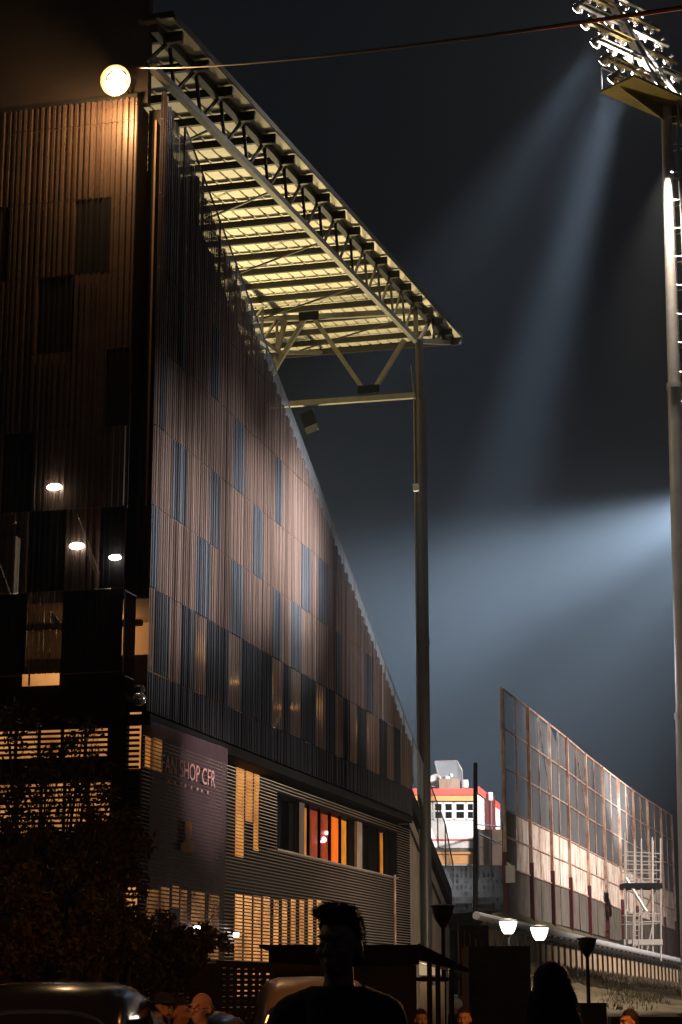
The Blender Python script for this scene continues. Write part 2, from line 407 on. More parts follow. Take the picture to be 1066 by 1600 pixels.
# lower storeys: side louvre screen
XL = A-.22
wy0, wy1 = onX(433, 1280, XL).y, onX(622, 1335, XL).y
wz1 = (onX(433, 1237, XL).z+onX(622, 1302, XL).z)/2; wz0 = (onX(433, 1327, XL).z+onX(622, 1370, XL).z)/2
b = MB(); z = zb; LE = onX(643, 1380, XL).y
while z < 7.6:
    segs = [(T0+.4, LE)] if not (wz0-.02 < z < wz1+.02) else [(T0+.4, wy0), (wy1, LE)]
    for y0, y1 in segs:
        b.obox((XL-.02, (y0+y1)/2, z), (.028, 0, -.012), (0, (y1-y0)/2, 0), (.005, 0, .0095))
    z += .0965
b.build('louvre_screen', 'slat', stand)
b = MB()
b.box((XL-.75, T0+.6, zb), (XL-.6, wy0, 7.8)); b.box((XL-.75, wy1, zb), (XL-.6, LE, 7.8))
b.box((XL-.75, wy0, zb), (XL-.6, wy1, wz0)); b.box((XL-.75, wy0, wz1), (XL-.6, wy1, 7.8)); b.box((XL-.75, LE-.1, zb), (XL-.05, LE, 7.8))
b.build('lower_side_wall', 'black', stand)
def yz(px, y): p = onX(px, y, XL-.58); return p.y, p.z
for x0, x1, ya, yb in [(370,380,1170,1340),(385,394,1180,1285),(398,404,1190,1330)] + [(368+i*14.5, 377+i*14.5, 1396+i*1.5, 1560) for i in range(4)] + [(428+i*13.5, 434+i*13.5, 1405, 1560) for i in range(6)]:
    (y0, z1), (y1, z0) = yz(x0, ya), yz(x1, yb)
    b = MB(); b.box((XL-.59, y0, z0), (XL-.57, y1, z1))
    b.build('window', 'litorange' if ya < 1300 else 'litblind', stand)
for x0, x1, ya, yb in ((228,236,1150,1200),(239,252,1152,1206),(231,246,1388,1500),(252,262,1386,1500),(270,279,1384,1420),(283,290,1390,1500),(300,318,1392,1500),(327,341,1398,1500)):
    (y0, z1), (y1, z0) = yz(x0, ya), yz(x1, yb)
    b = MB(); b.box((XL-.59, y0, z0), (XL-.57, y1, z1)); b.build('window', 'litdim', stand)
# ribbon window
for (x0, x1, m) in [(474,480,'litamber'),(482,497,'litred'),(499,513,'litred'),(516,529,'litbright'),(532,541,'litamber'),(594,598,'litamber'),(606,611,'litamber')]:
    y0, y1 = onX(x0, 1320, XL-.55).y, onX(x1, 1320, XL-.55).y
    b = MB(); b.box((XL-.56, y0, wz0+.02), (XL-.54, y1, wz1-.02)); b.build('curtain', m, stand)
rw = MB(); rw.box((XL-.3, wy0, wz0-.05), (XL+.03, wy1, wz0)); fr = rw.build('ribbon_window', 'slat', stand)
b = MB(); b.box((XL-.34, wy0, wz0), (XL-.32, wy1, wz1)); b.build('pane', 'wglass', fr)
b = MB()
for px in (472, 481, 498, 514.5, 530.5, 543, 575, 590, 602, 614):
    y = onX(px, 1310, XL-.3).y; b.box((XL-.33, y-.05, wz0), (XL-.24, y+.05, wz1))
b.box((XL-.6, wy0-.05, wz0), (XL-.02, wy0, wz1)); b.box((XL-.6, wy1, wz0), (XL-.02, wy1+.05, wz1)); b.box((XL-.6, wy0, wz1), (XL-.02, wy1, wz1+.05))
b.box((XL-.72, wy0, wz0), (XL-.66, wy1, wz1)); b.build('frame', 'black', fr)
for px0, px1 in ((463, 471), (554, 562)):
    b = MB(); b.box((XL-.3, onX(px0, 1310, XL-.3).y, wz0), (XL-.2, onX(px1, 1310, XL-.3).y, wz1)); b.build('pier', 'concrete', fr)
lp = onX(506, 1312, XL-.5); b = MB(); b.ball(lp, .10, 12, 8); b.ball(lp+Vector((.02, .3, .25)), .07, 10, 6); b.ball(lp+Vector((.0, -.5, -.1)), .06, 10, 6); b.build('window_lamp', 'litpink', fr, smooth=True)
b = MB(); p = onX(617, 1367, XL+.06); b.tube((p.x, p.y, zb), p, .045, n=8); b.build('downpipe', 'rust', stand)

# concrete end wall with its sloping string, glass parapet
XC = A-.35
def zs(y): return ztop(y)-1.0
YE = 83.6
b = MB(); b.prism([(XC, LE+.02, zb), (XC, YE, zb), (XC, YE, zs(YE)-.9), (XC, LE+.02, zs(LE)-.9)], (-.4, 0, 0)); b.build('end_wall', 'concrete', stand)
b = MB(); b.prism([(XC+.05, LE+.05, zs(LE)-1.6), (XC+.05, YE+.1, zs(YE)-1.6), (XC+.05, YE+.1, zs(YE)-1.52), (XC+.05, LE+.05, zs(LE)-1.52)], (-.05, 0, 0))
b.prism([(XC+.12, T1+.03, zs(T1)-.65), (XC+.12, YE+.1, zs(YE)-.65), (XC+.12, YE+.1, zs(YE)-.0), (XC+.12, T1+.03, zs(T1)-.0)], (-.45, 0, 0)); b.build('stair_string', 'darkmetal', stand)
b = MB(); b.box((A-.02, T1-.12, 8.1), (A-.3, T1+.02, ztop(T1))); b.build('cladding_return', 'brown', stand)
# raked seating deck so the stand is solid from other sides
b = MB(); b.prism([(A-.5, 46.5, ztop(46.5)-.2), (A-.5, YE, zs(YE)-.4), (A-.5, YE, zs(YE)-.8), (A-.5, 46.5, ztop(46.5)-.7)], (-29, 0, 0)); b.build('seating_deck', 'darkwall', stand)
GY = [46.4 + i*1.62 for i in range(24)]; GY = [y for y in GY if y < 83.7]
par = MB()
def gb(y): return ztop(y)+.02 if y < T1 else ztop(y)-.98+.0*y
g0 = lambda y: ztop(y)-.25
g1 = lambda y: ztop(y)+.98
par.prism([(A-.12, GY[0], g0(GY[0])), (A-.12, GY[-1], g0(GY[-1])-.6), (A-.12, GY[-1], g1(GY[-1])-.9), (A-.12, GY[-2], g1(GY[-2])), (A-.12, GY[0], g1(GY[0]))], (-.016, 0, 0))
pg = par.build('glass_parapet', 'glass', stand)
b = MB()
for y in GY[:-1]: b.box((A-.19, y-.025, g0(y)-.6), (A-.14, y+.025, g1(y)+.01))
b.build('post', 'column', pg)
b = MB(); b.tube((A-.16, GY[0], g1(GY[0])+.03), (A-.16, GY[-2], g1(GY[-2])+.03), .028); b.tube((A-.16, GY[-2], g1(GY[-2])+.03), (A-.16, GY[-1], g1(GY[-1])-.85), .028); b.build('handrail', 'column', pg)

# ---------------- roof
XT, XE = A-.3, A+.28
def zr(y): return 26.68 + .1175*(y-44.0)                     # underside of the roof sheet
RY0, RY1 = 44.62, 85.4
roof = MB(); x = XE; n = 0
while x > A-30:
    prs = [(0, 0), (.40, 0), (.41, .05), (.49, .05), (.50, 0)]
    ys = RY0-.6 if x > -16.35 else RY0
    vs = [(x-a, ys, zr(ys)+o) for a, o in prs]+[(x-a, RY1, zr(RY1)+o) for a, o in prs]
    roof.add(vs, [(i, i+1, i+6, i+5) for i in range(4)]); x -= .5
rf = roof.build('roof', 'sheet', stand, fix=False)
b = MB(); b.prism([(XE, RY0-.6, zr(RY0-.6)+.06), (XE, RY0, zr(RY0)+.06), (XE, RY0, zr(RY0)+.2), (XE, RY0-.6, zr(RY0-.6)+.2)], (-.75, 0, 0)); b.prism([(XE, RY0, zr(RY0)+.06), (XE, RY1, zr(RY1)+.06), (XE, RY1, zr(RY1)+.2), (XE, RY0, zr(RY0)+.2)], (-31, 0, 0)); b.build('roof_deck', 'beam', rf)
b = MB(); b.bar((XE+.02, RY0-.6, zr(RY0-.6)+.02), (XE+.02, RY1, zr(RY1)+.02), .04, .12); b.bar((XE, RY1+.03, zr(RY1)), (A-30, RY1+.03, zr(RY1)), .06, .34); b.build('roof_edge', 'beam', rf)
BY = [44.9+i*2.25 for i in range(19)]
for i, y in enumerate(BY):
    b = MB(); z = zr(y)-.07
    b.box((XT+.1, y-.06, z-.25), (A-30, y+.06, z)); b.box((XE-.04, y-.07, z-.30), (XT+.1, y+.07, z))
    b.build('roof_beam', 'beam', stand)
for i in range(0, 18, 3):                                   # flat wind bracing under the beams
    b = MB(); y0, y1 = BY[i], BY[min(i+2, 18)]
    b.bar((A-1.2, y0, zr(y0)-.5), (A-7, y1, zr(y1)-.5), .06); b.build('wind_brace', 'beam', stand)
YC = 77.6
def zbc(y): return 25.25 + .104*(y-43.3)
b = MB(); b.bar((XT, RY0-.5, zbc(RY0-.5)), (XT, YC, zbc(YC)), .2, .2); b.bar((XT, YC, zbc(YC)), (XT, RY1-.1, zr(RY1)-.25), .2, .22); b.build('bottom_chord', 'truss', stand)
b = MB(); b.bar((XT, RY0-.5, zr(RY0-.5)-.2), (XT, RY1, zr(RY1)-.2), .22, .24); b.build('top_chord', 'beam', stand)
nodes = [YC-i*2.27 for i in range(16)]
for i in range(15):
    y0, y1 = nodes[i], nodes[i+1]
    wm = 'truss' if i < 5 else 'beam'; yt_ = y0-.55  # pale far webs, dark near webs: lit and unlit painted into the colour
    b = MB(); b.bar((XT, y0, zbc(y0)), (XT, y0 if i == 0 else yt_+.1, zr(yt_)-.25), .085 if i else .18); b.build('web_post', wm, stand)
    b = MB(); b.bar((XT, y1+.1, zbc(y1)), (XT, yt_-.1, zr(yt_)-.25), .08); b.build('web_diagonal', wm, stand)
for ya, yb in ((78.2, 80.6), (81.8, 80.6), (81.9, 83.2)):
    zz = lambda y: zbc(YC)+(zr(RY1)-.25-zbc(YC))*(y-YC)/(RY1-YC)
    b = MB(); b.bar((XT, ya, zz(ya)), (XT, yb, zr(yb)-.25), .13); b.build('web_diagonal', 'truss', stand)
# second truss farther in
X2 = A-6.6
b = MB(); b.bar((X2, 60, zbc(60)), (X2, YC, zbc(YC)), .2); b.bar((X2, YC, zbc(YC)), (X2, RY1-.2, zr(RY1)-.25), .18); b.build('bottom_chord', 'truss', stand)
for i in range(7):
    y0, y1 = nodes[i], nodes[i+1]
    b = MB(); b.bar((X2, y0, zbc(y0)), (X2, y0, zr(y0)-.3), .1); b.bar((X2, y1, zbc(y1)), (X2, y0, zr(y0)-.3), .1); b.build('web_post', 'truss', stand)
# cross truss at the column
pt = lambda x, y: onY(x, y, YC)
b = MB(); l, r = pt(447, 632), pt(650, 618); d = (l-r).normalized(); b.bar(r, l+d*14, .22, .24); b.build('cross_tie', 'truss', stand)
for p, q in (((632, 531), (583, 612)), ((487, 492), (566, 606)), ((480, 492), (425, 585)), ((446, 500), (425, 585))):
    b = MB(); b.bar(pt(*p), pt(*q), .19, .19); b.build('cross_diagonal', 'truss', stand)
b = MB(); l, r = pt(405, 500), pt(640, 487); b.bar(r, l+(l-r), .2, .24); b.build('cross_chord', 'truss', stand)
b = MB()
for p, q in (((560, 604), (594, 614)), ((468, 488), (499, 500))):
    a, c = pt(*p), pt(*q); b.box((a.x, YC-.12, a.z), (c.x, YC-.1, c.z))
b.build('gusset_plate', 'black', stand)
# column
cx = onY(659, 900, YC).x
zj = onY(660, 625, YC).z
b = MB(); b.tube((cx, YC, zbc(YC)), (cx, YC, zj-.4), .17, .17, 20); b.tube((cx+.05, YC, zj), (cx+.05, YC, zb), .235, .235, 24); b.tube((cx+.05, YC, 15.4), (cx+.05, YC, 15.6), .26, .26, 24); b.build('column', 'column', stand, smooth=False)
b = MB(); b.tube((cx-.36, YC-.1, zj+1.6), (cx-.22, YC-.1, zj), .025); b.tube((cx-.22, YC-.1, zj), (cx-.2, YC-.1, zb), .05); b.build('conduit', 'truss', stand)
b = MB(); p = onY(651, 762, YC-.3); b.box(p-Vector((.14, .1, .15)), p+Vector((.1, .1, .15))); b.build('junction_box', 'white', stand)
# tie from the lamp corner
# hanging loudspeaker
p = pt(484, 640); q = Vector((0, .5, -.8))
t = thing('loudspeaker', 'dark box loudspeaker hanging under the steel tie beside the sloping glass parapet', 'loudspeaker', p-Vector((0, 0, .7)))
b = MB(); b.obox(p-Vector((0, 0, .55)), (.28, 0, .1), (0, .22, -.08), (-.13, .1, .36)); b.build('cabinet', 'black', t)
b = MB(); b.tube(p-Vector((-.16, 0, 0)), p-Vector((-.16, 0, .45)), .03); b.tube(p-Vector((-.16, 0, .45)), p-Vector((-.4, 0, .95)), .03); b.build('bracket', 'truss', t)

# added unseen lamps: a floodlight aimed at the mast, then uplights for the roof
mx0 = onD(1043, 168, 75)
fl = Vector((A-9, 84.5, 17)); t = thing('rail_floodlight', 'floodlight standing at the front of the stand and aimed up at its roof', 'floodlight', fl)
b = MB(); b.box(fl-Vector((.3, .2, 0)), fl+Vector((.3, .2, .3))); b.build('housing', 'darkmetal', t)
b = MB(); b.box(fl+Vector((-.25, -.15, .301)), fl+Vector((.25, .15, .32))); b.build('lamp_face', 'lampflood', t)
b = MB(); b.tube(fl-Vector((0, 0, 13)), fl, .08); b.build('pole', 'galv', t)
lamp('floodlight_light', 'SPOT', fl+Vector((.3, -.2, .4)), 2600, (.95, .92, .95), t, aim=(mx0.x, mx0.y, 16), size=58, blend=.8, radius=.4)
for k, (fy, fz, P_) in enumerate(((60, 18.3, 220), (66, 15.5, 950), (73, 12.4, 4200), (79.5, 9.8, 15500), (85.5, 7.4, 31000))):
    q = Vector((A-10, fy, fz)); t2 = thing('stand_uplight', 'upward floodlight on the raked deck of the stand, hidden behind the cladding', 'floodlight', q, 'uplights inside the stand')  # added in place of light thrown up from the pitch
    b = MB(); b.box(q-Vector((.25, .2, 0)), q+Vector((.25, .2, .25))); b.build('housing', 'darkmetal', t2)
    b = MB(); b.box(q+Vector((-.2, -.15, .251)), q+Vector((.2, .15, .27))); b.build('lamp_face', 'lampflood', t2)
    b = MB(); b.tube(q-Vector((0, 0, 1.5)), q, .06); b.build('post', 'galv', t2)
    lamp('uplight', 'SPOT', q+Vector((0, 0, .4)), P_, (1, .81, .42), t2, aim=(A-7, fy-9.0, 29), size=76, blend=.6, radius=.3)

# ================================================================== things on the stand
# flood lamp over the rear cladding
p = onY(184, 128, T0-.75)
t = thing('wall_floodlight', 'glaring floodlight on a short arm above the ribbed rear wall of the stand', 'floodlight', p)
b = MB(); b.obox(p+Vector((0, .05, .1)), (.26, 0, 0), (0, .2, .03), (0, -.03, .16)); b.build('housing', 'darkmetal', t)
b = MB(); b.ball(p+Vector((.02, -.12, -.02)), (.255, .13, .285), 20, 14, Matrix.Rotation(.35, 3, 'Y')); b.build('lamp_face', 'lampwarm', t, smooth=True)
b = MB(); b.lathe(p+Vector((0, .02, 0)), [(.14, 0), (.30, .10), (.40, .26), (.415, .26), (.31, .08), (.15, -.02)], 24, (0.1, -1, -.25)); b.build('reflector', 'reflector', t, smooth=True)  # bowl added for the warm rim of the lamp's glare
b = MB(); b.bar(p+Vector((0, .1, .1)), Vector((p.x, T0+.36, 24.6)), .07); b.build('arm', 'darkmetal', t)
lamp('floodlight_light', 'POINT', p+Vector((0.0, -.32, -.56)), 800, (1, .58, .24), t, radius=.15)
# ceiling lamps of the concourse
for (x, y), lb in (((85, 761), 'oval ceiling lamp glowing behind the rear cladding, highest of the three lit ones'),
                   ((120, 853), 'oval ceiling lamp glowing behind the rear cladding, middle one in height of three'),
                   ((180, 871), 'smallest and lowest oval ceiling lamp glowing behind the rear cladding, nearest the dark corner')):
    p = onY(x, y, T0-.12); s = .8 if x == 180 else 1
    t = thing('bulkhead_lamp', lb, 'lamp', p, 'oval lamps on the rear cladding')
    b = MB(); b.ball(p, (.2*s, .1, .085*s), 16, 8); b.build('lens', 'lampceil', t, smooth=True)
    b = MB(); b.box(p+Vector((-.16*s, .07, .03)), p+Vector((.16*s, .12, .12))); b.build('housing', 'darkmetal', t)
# corner camera
p = onY(218, 1092, T0-.3)
t = thing('security_camera', 'round security camera on a bracket at the dark corner of the stand', 'camera', p)
b = MB(); b.ball(p, .17, 14, 10); b.build('dome', 'alu', t, smooth=True)
b = MB(); b.bar(p+Vector((0, 0, .1)), p+Vector((-.1, .35, .35)), .07); b.ball(p+Vector((-.05, .1, .25)), (.16, .16, .12)); b.build('bracket', 'darkmetal', t)

# banner
XB = A+.1
tl, tr, bl, br = onX(236, 1126, XB), onX(356, 1170, XB), onX(221, 1500, XB), onX(353, 1505, XB)
t = thing('banner', 'tall sheer purple-grey banner with pale lettering hung over the louvres at the corner', 'banner', (XB, (bl.y+br.y)/2, bl.z))
def bpt(u, v):
    y = tl.y+(tr.y-tl.y)*u; zt = tl.z+(tr.z-tl.z)*u; z = zt+(bl.z-zt)*v
    w = .03*math.sin(u*9+v*3)*(.3+v*.7) + .05*math.sin(u*60)*max(0, .13-u)*6*max(0, .35-v) + .015*noise.noise(Vector((u*6, v*9, 1)))
    return Vector((XB+w, y, z))
b = MB(); nu, nv = 60, 60
for j in range(nv+1):
    for i in range(nu+1): b.v.append(bpt(i/nu, j/nv))
b.f = [[j*(nu+1)+i, j*(nu+1)+i+1, (j+1)*(nu+1)+i+1, (j+1)*(nu+1)+i] for j in range(nv) for i in range(nu)]
b.build('fabric', 'banner', t, fix=False, smooth=True)
def lettering(txt, centre, size, width, m, parent, name, depth=.006):
    cu = bpy.data.curves.new(name, 'FONT'); cu.body = txt; cu.size = size; cu.extrude = depth; cu.align_x = 'CENTER'; cu.align_y = 'CENTER'
    tmp = bpy.data.objects.new(name, cu); C.objects.link(tmp)
    me = bpy.data.meshes.new_from_object(tmp.evaluated_get(bpy.context.evaluated_depsgraph_get()))
    bpy.data.objects.remove(tmp)
    w = max(v.co.x for v in me.vertices)-min(v.co.x for v in me.vertices); k = width/w
    off = wloc(parent)
    for v in me.vertices:                                    # local x -> +Y (as seen from +X), local y -> +Z, local z -> +X
        x, y, z = v.co; v.co = Vector(centre) - off + Vector((z, x*k, y))
    me.materials.clear(); me.materials.append(M[m])
    o = bpy.data.objects.new(name, me); C.objects.link(o); o.parent = parent
    return o
p0, p1 = onX(252, 1196, XB+.07), onX(336, 1216, XB+.07)
lettering('FAN SHOP CFR', (XB+.07, (p0.y+p1.y)/2, (p0.z+p1.z)/2+.0), .62, p1.y-p0.y, 'bannertext', t, 'lettering')
b = MB()
for i in range(8):
    q = onX(264+i*8.6+(i % 3), 1220+i*2.6, XB+.07); b.box(q-Vector((.004, .05+.02*(i % 2), .035)), q+Vector((.004, .05, .035)))
b.build('small_print', 'bannertext', t)
hd = onX(293, 1300, XB+.065)
b = MB()
def blade(pts, m, nm, off=0.0):
    mb = MB(); mb.prism([onX(x, y, XB+.06+off) for x, y in pts], (.006, 0, 0)); mb.build(nm, m, t)
blade([(289,1283),(297,1282),(299.5,1290),(299,1303),(296.5,1310),(297,1315),(304,1320),(305,1332),(282,1330),(283,1319),(290,1313),(290.5,1308),(288.5,1300)], 'printskin', 'printed_figure')
# two small white lamps low on the screen
for (x, y), X, lb in (((308, 1451), A+.25, 'small white lamp glowing in front of the bottom of the banner'), ((369, 1461), XL+.14, 'small white lamp on the louvres just right of the banner')):
    p = onX(x, y, X); t = thing('wall_lamp', lb, 'lamp', p)
    b = MB(); b.box(p-Vector((.05, .09, .05)), p+Vector((.05, .09, .06))); b.build('lens', 'lampwhite', t)
    b = MB(); b.box(p+Vector((-.3, -.06, .061)), p+Vector((.06, .1, .1))); b.build('hood', 'darkmetal', t)
    lamp('lamp_light', 'POINT', p+Vector((.15, 0, -.1)), 3, (1, .9, .8), t, radius=.05)
# overhead cable
a, c = onY(214, 106, T0-.3), onD(1120, 4, 13)
b = MB(); pts = [a.lerp(c, i/30) - Vector((0, 0, .16*4*(i/30)*(1-i/30))) for i in range(31)]
b.path(pts, [.02]*31, 6); tag(own_origin(b, 'overhead_cable', 'cable', c), 'thin orange-lit cable strung from the top right to the corner of the stand', 'cable')

# ================================================================== FLOODLIGHT MASTS
def make_mast(base, top, label):
    t = thing('floodlight_mast', label, 'floodlight mast', base, 'floodlight masts round the pitch')
    b = MB(); hgt = top.z-base.z
    b.tube(base, base+(top-base)*.33, .44, .36, 28); b.tube(base+(top-base)*.33, base+(top-base)*.68, .34, .29, 28); b.tube(base+(top-base)*.68, top, .27, .22, 28)
    for f in (.33, .68): q = base+(top-base)*f; b.tube(q-Vector((0, 0, .12)), q+Vector((0, 0, .12)), .40 if f < .5 else .33, None, 28)
    b.tube(base, base+Vector((0, 0, .12)), .8, .8, 28); b.build('pole', 'galv', t, smooth=False)
    side = (RT*.8-H*.6).normalized(); side = (RT*.95 - H*.3).normalized(); o2 = side.cross(Vector((0, 0, 1))).normalized()
    b = MB(); L0 = base+side*.62
    for s in (-.16, .16): b.tube(L0+o2*s+Vector((0, 0, 2)), top+side*.5+o2*s, .028, None, 6)
    k = 2.0
    while k < hgt-.3: b.tube(L0+o2*.16+Vector((0, 0, k)), L0-o2*.16+Vector((0, 0, k)), .018, None, 5); k += .45
    k = 3.0
    while k < hgt-.5:
        c0 = L0+Vector((0, 0, k))
        ring = [c0+side*(.38*math.sin(a))*1.6+o2*(.34*math.cos(a)) for a in [PI*i/6 for i in range(7)]]
        b.path(ring, [.014]*7, 5); k += 1.25
    for s in range(5):
        a = PI*(s+1)/6; off = side*(.38*math.sin(a))*1.6+o2*(.34*math.cos(a))
        b.tube(L0+off+Vector((0, 0, 3)), L0+off+Vector((0, 0, hgt-.6)), .012, None, 5)
    b.build('caged_ladder', 'galv', t)
    az = math.radians(50); r = H*math.cos(az)+RT*math.sin(az); n = H*math.cos(az-PI/2)+RT*math.sin(az-PI/2)
    tau = math.radians(25); u = Vector((0, 0, 1))*math.cos(tau)+n*math.sin(tau); f = (n*math.cos(tau)-Vector((0, 0, 1))*math.sin(tau))
    # platform
    b = MB(); c = top+Vector((0, 0, .12))
    b.obox(c, r*3.1, n*.95, Vector((0, 0, .05))); b.build('platform', 'olive', t)
    for s in (-1, 1):
        b = MB(); b.prism([c+r*.18*s, c+r*2.9*s-Vector((0, 0, .1)), c+r*.18*s-Vector((0, 0, .75))], n*.05); b.build('gusset', 'olive', t)
    b = MB()
    for s in (-1, 1):
        b.tube(c+r*3*s+n*.9+Vector((0, 0, .05)), c+r*3*s+n*.9+Vector((0, 0, 1.1)), .025); b.tube(c+r*3*s-n*.9+Vector((0, 0, .05)), c+r*3*s-n*.9+Vector((0, 0, 1.1)), .025)
    cs4 = [c+r*3*a_+n*.9*e_+Vector((0, 0, 1.1)) for a_, e_ in ((-1, -1), (1, -1), (1, 1), (-1, 1), (-1, -1))]
    b.path(cs4, [.022]*5, 6); b.build('guard_rail', 'galv', t)
    # leaning head frame
    b = MB(); f0 = top+Vector((0, 0, .1)); b.bar(f0, f0+u*8.2, .34, .30, r)
    b.bar(f0-n*.8, f0+u*3.5, .09); b.bar(f0-n*.8, f0+u*6.5, .09); b.build('mast_head', 'galv', t)
    for i in range(7):
        q = f0+u*(.55+i*1.12)
        b = MB(); b.bar(q-r*2.9, q+r*2.9, .12, .12, u); b.bar(q-r*2.9-n*.3, q-r*.1-n*.3, .06, .06, u)
        b.build('lamp_arm', 'olive' if i % 2 else 'truss', t)
        for j in range(6):
            s = -2.65+j*1.06
            if abs(s) < .2: continue
            k = q+r*s+u*.22+f*.16; k += r*random.uniform(-.08, .08)
            fd = (f+n*.1*random.uniform(-1, 1)+r*.1*random.uniform(-1, 1)).normalized()
            b = MB(); b.lathe(k, [(.06, -.34), (.13, -.30), (.16, -.12), (.27, .10), (.29, .16), (.26, .17)], 14, fd)
            b.tube(q+r*s, k-fd*.1, .035); la = b.build('lamp', 'alu', t, smooth=True)
            b = MB(); b.lathe(k, [(.255, .171), (.25, .185)], 14, fd); b.build('lens', 'lampflood', la)
    return t, f0, u, n, r, f
mb_ = onD(1066, 1560, 75); mt_ = onD(1043, 168, 75)
mt_ = Vector((mb_.x, mb_.y, mt_.z)); mb_ = Vector((mb_.x, mb_.y, -.9))
# keep the pole vertical and under its platform
mx = onD(1041, 168, 75); mt_ = mx; mb_ = Vector((mx.x, mx.y, -.9))-RT*.5
mast, f0, mu, mn, mr, mf = make_mast(mb_, mt_, 'tall floodlight mast at the right with rows of lamps on a leaning frame')
hc = f0+mu*3.5+mf*.9
def beam(parent, src, tgt, P, size, col=(.82, .92, 1), blend=1.0): return lamp('floodlight_beam', 'SPOT', src, P, col, parent, aim=tgt, size=size, blend=blend, radius=.6)
beam(mast, hc, onD(610, 1400, 108), 950000, 15)
beam(mast, hc+mu, onD(570, 1390, 108), 240000, 28)
beam(mast, hc+mu*2, onD(330, 1050, 120), 300000, 24)
lamp('head_glow', 'POINT', f0+mu*2.0+mn*.55+mr*-1.2, 900, (1, .88, .8), mast, radius=.2)
lamp('head_glow', 'POINT', f0+mu*4.4+mn*.55+mr*1.2, 900, (1, .88, .8), mast, radius=.2)
# unseen floodlights: one washes the stand's side, one is added for the fence
sp = f0 + mn*1.35 - mr*.6 + Vector((0, 0, .2))
yl = flat(47, 44)+Vector((0, 0, 13.5)); yt = thing('yard_floodlight', 'floodlight on a tall pole out to the right, washing the side of the stand', 'floodlight', Vector((yl.x, yl.y, ground(46))))
b = MB(); b.tube((yl.x, yl.y, ground(46)), yl-Vector((0, 0, .3)), .14, .09); b.build('pole', 'galv', yt)
b = MB(); b.obox(yl, RT*.12, H*.35, Vector((0, 0, .28))); b.build('housing', 'darkmetal', yt)
b = MB(); b.obox(yl-RT*.13, RT*.005, H*.3, Vector((0, 0, .23))); b.build('lens', 'lampflood', yt)
for tx, ty, sz, P_ in ((262, 845, 12.5, 130000), (360, 835, 12.5, 130000), (460, 860, 12.5, 230000), (570, 995, 12, 80000), (420, 900, 26, 30000), (290, 855, 8.5, 190000), (400, 840, 8.5, 280000), (465, 852, 8.5, 520000)):
    lamp('wash_light', 'SPOT', yl-RT*.3, P_, (1, .95, .93), yt, aim=onX(tx, ty, A), size=sz, blend=1, radius=.25)
lamp('wash_light', 'SPOT', yl-RT*.3+H*.2, 62000, (1, .82, .80), yt, aim=onX(322, 1205, A), size=6.5, blend=1, radius=.25)  # added spot that lifts the banner and its lettering
y2 = flat(88, 54)+Vector((0, 0, 27)); yt2 = thing('yard_floodlight', 'floodlight on a tall pole out to the right, lighting the glazed fence', 'floodlight', Vector((y2.x, y2.y, ground(46))))
b = MB(); b.tube((y2.x, y2.y, ground(46)), y2-Vector((0, 0, .3)), .14, .09); b.build('pole', 'galv', yt2)
b = MB(); b.obox(y2, RT*.12, H*.35, Vector((0, 0, .28))); b.build('housing', 'darkmetal', yt2)
b = MB(); b.obox(y2-RT*.13, RT*.005, H*.3, Vector((0, 0, .23))); b.build('lens', 'lampflood', yt2)
lamp('fence_light', 'SPOT', y2-RT*.3, 215000, (1, .84, .74), yt2, aim=onD(925, 1330, 118), size=72, blend=.9, radius=.3)
lamp('spill_light', 'SPOT', mt_-Vector((0, 0, 3))-mr*.5-mn*.3, 42000, (1, .84, .62), mast, aim=onD(960, 1530, 72), size=52, blend=.9, radius=.3)
lamp('fence_light', 'SPOT', y2-RT*.3+Vector((0, 0, .3)), 430000, (1, .94, .90), yt2, aim=onD(702, 1262, 135), size=15, blend=.5, radius=.3)  # added as well, this one brightens the press box
m2b = onD(1235, 1500, 150); m2t = onD(1235, 800, 150)
mast2, g0_, gu, gn, gr, gf = make_mast(Vector((m2b.x, m2b.y, 0)), m2t, 'far floodlight mast beyond the glazed fence')
beam(mast2, g0_+gu*3.5+gf*.9, onD(100, 1190, 135), 1800000, 26)
beam(mast2, g0_+gu*3.0+gf*.9, onD(100, 1190, 165), 1700000, 40)
beam(mast2, g0_+gu*3.5+gf*.9, onD(300, 1300, 210), 1300000, 54)
beam(mast2, g0_+gu*2.2+gf*.9, onD(620, 1490, 225), 1500000, 40)

# ================================================================== GLAZED FENCE
fx = [788, 829, 862, 890, 919, 946, 970, 993, 1015, 1036, 1053]
ftop = [1075, 1104, 1130, 1152, 1177, 1198, 1217, 1234, 1249, 1262, 1273]
fbot = [1424, 1436, 1444, 1450, 1458, 1466, 1473, 1480, 1487, 1494, 1499]
N0, N1 = onD(788, 1300, 87.1), onD(1036, 1300, 151.4)
def fence_at(px):
    """point of the fence line under a picture column"""
    d = ray(px, 1400); d.z = 0; e = (N1-N0); e.z = 0
    s = (N0.x*d.y-N0.y*d.x)/(e.y*d.x-e.x*d.y); return Vector((N0.x+e.x*s, N0.y+e.y*s, 0))
def zat(p, px, y): D = p.dot(H); return onD(px, y, D).z
FP = [fence_at(x) for x in fx]
FT = [zat(p, x, y) for p, x, y in zip(FP, fx, ftop)]
FB = [zat(p, x, y) for p, x, y in zip(FP, fx, fbot)]
fd = (FP[-1]-FP[0]).normalized(); fn_ = Vector((fd.y, -fd.x, 0))       # faces the camera side
fence = thing('glazed_fence', 'tall rusty steel fence of clear panes above white sheets on a bank beside the mast', 'fence', (FP[0].x, FP[0].y, FB[0]))
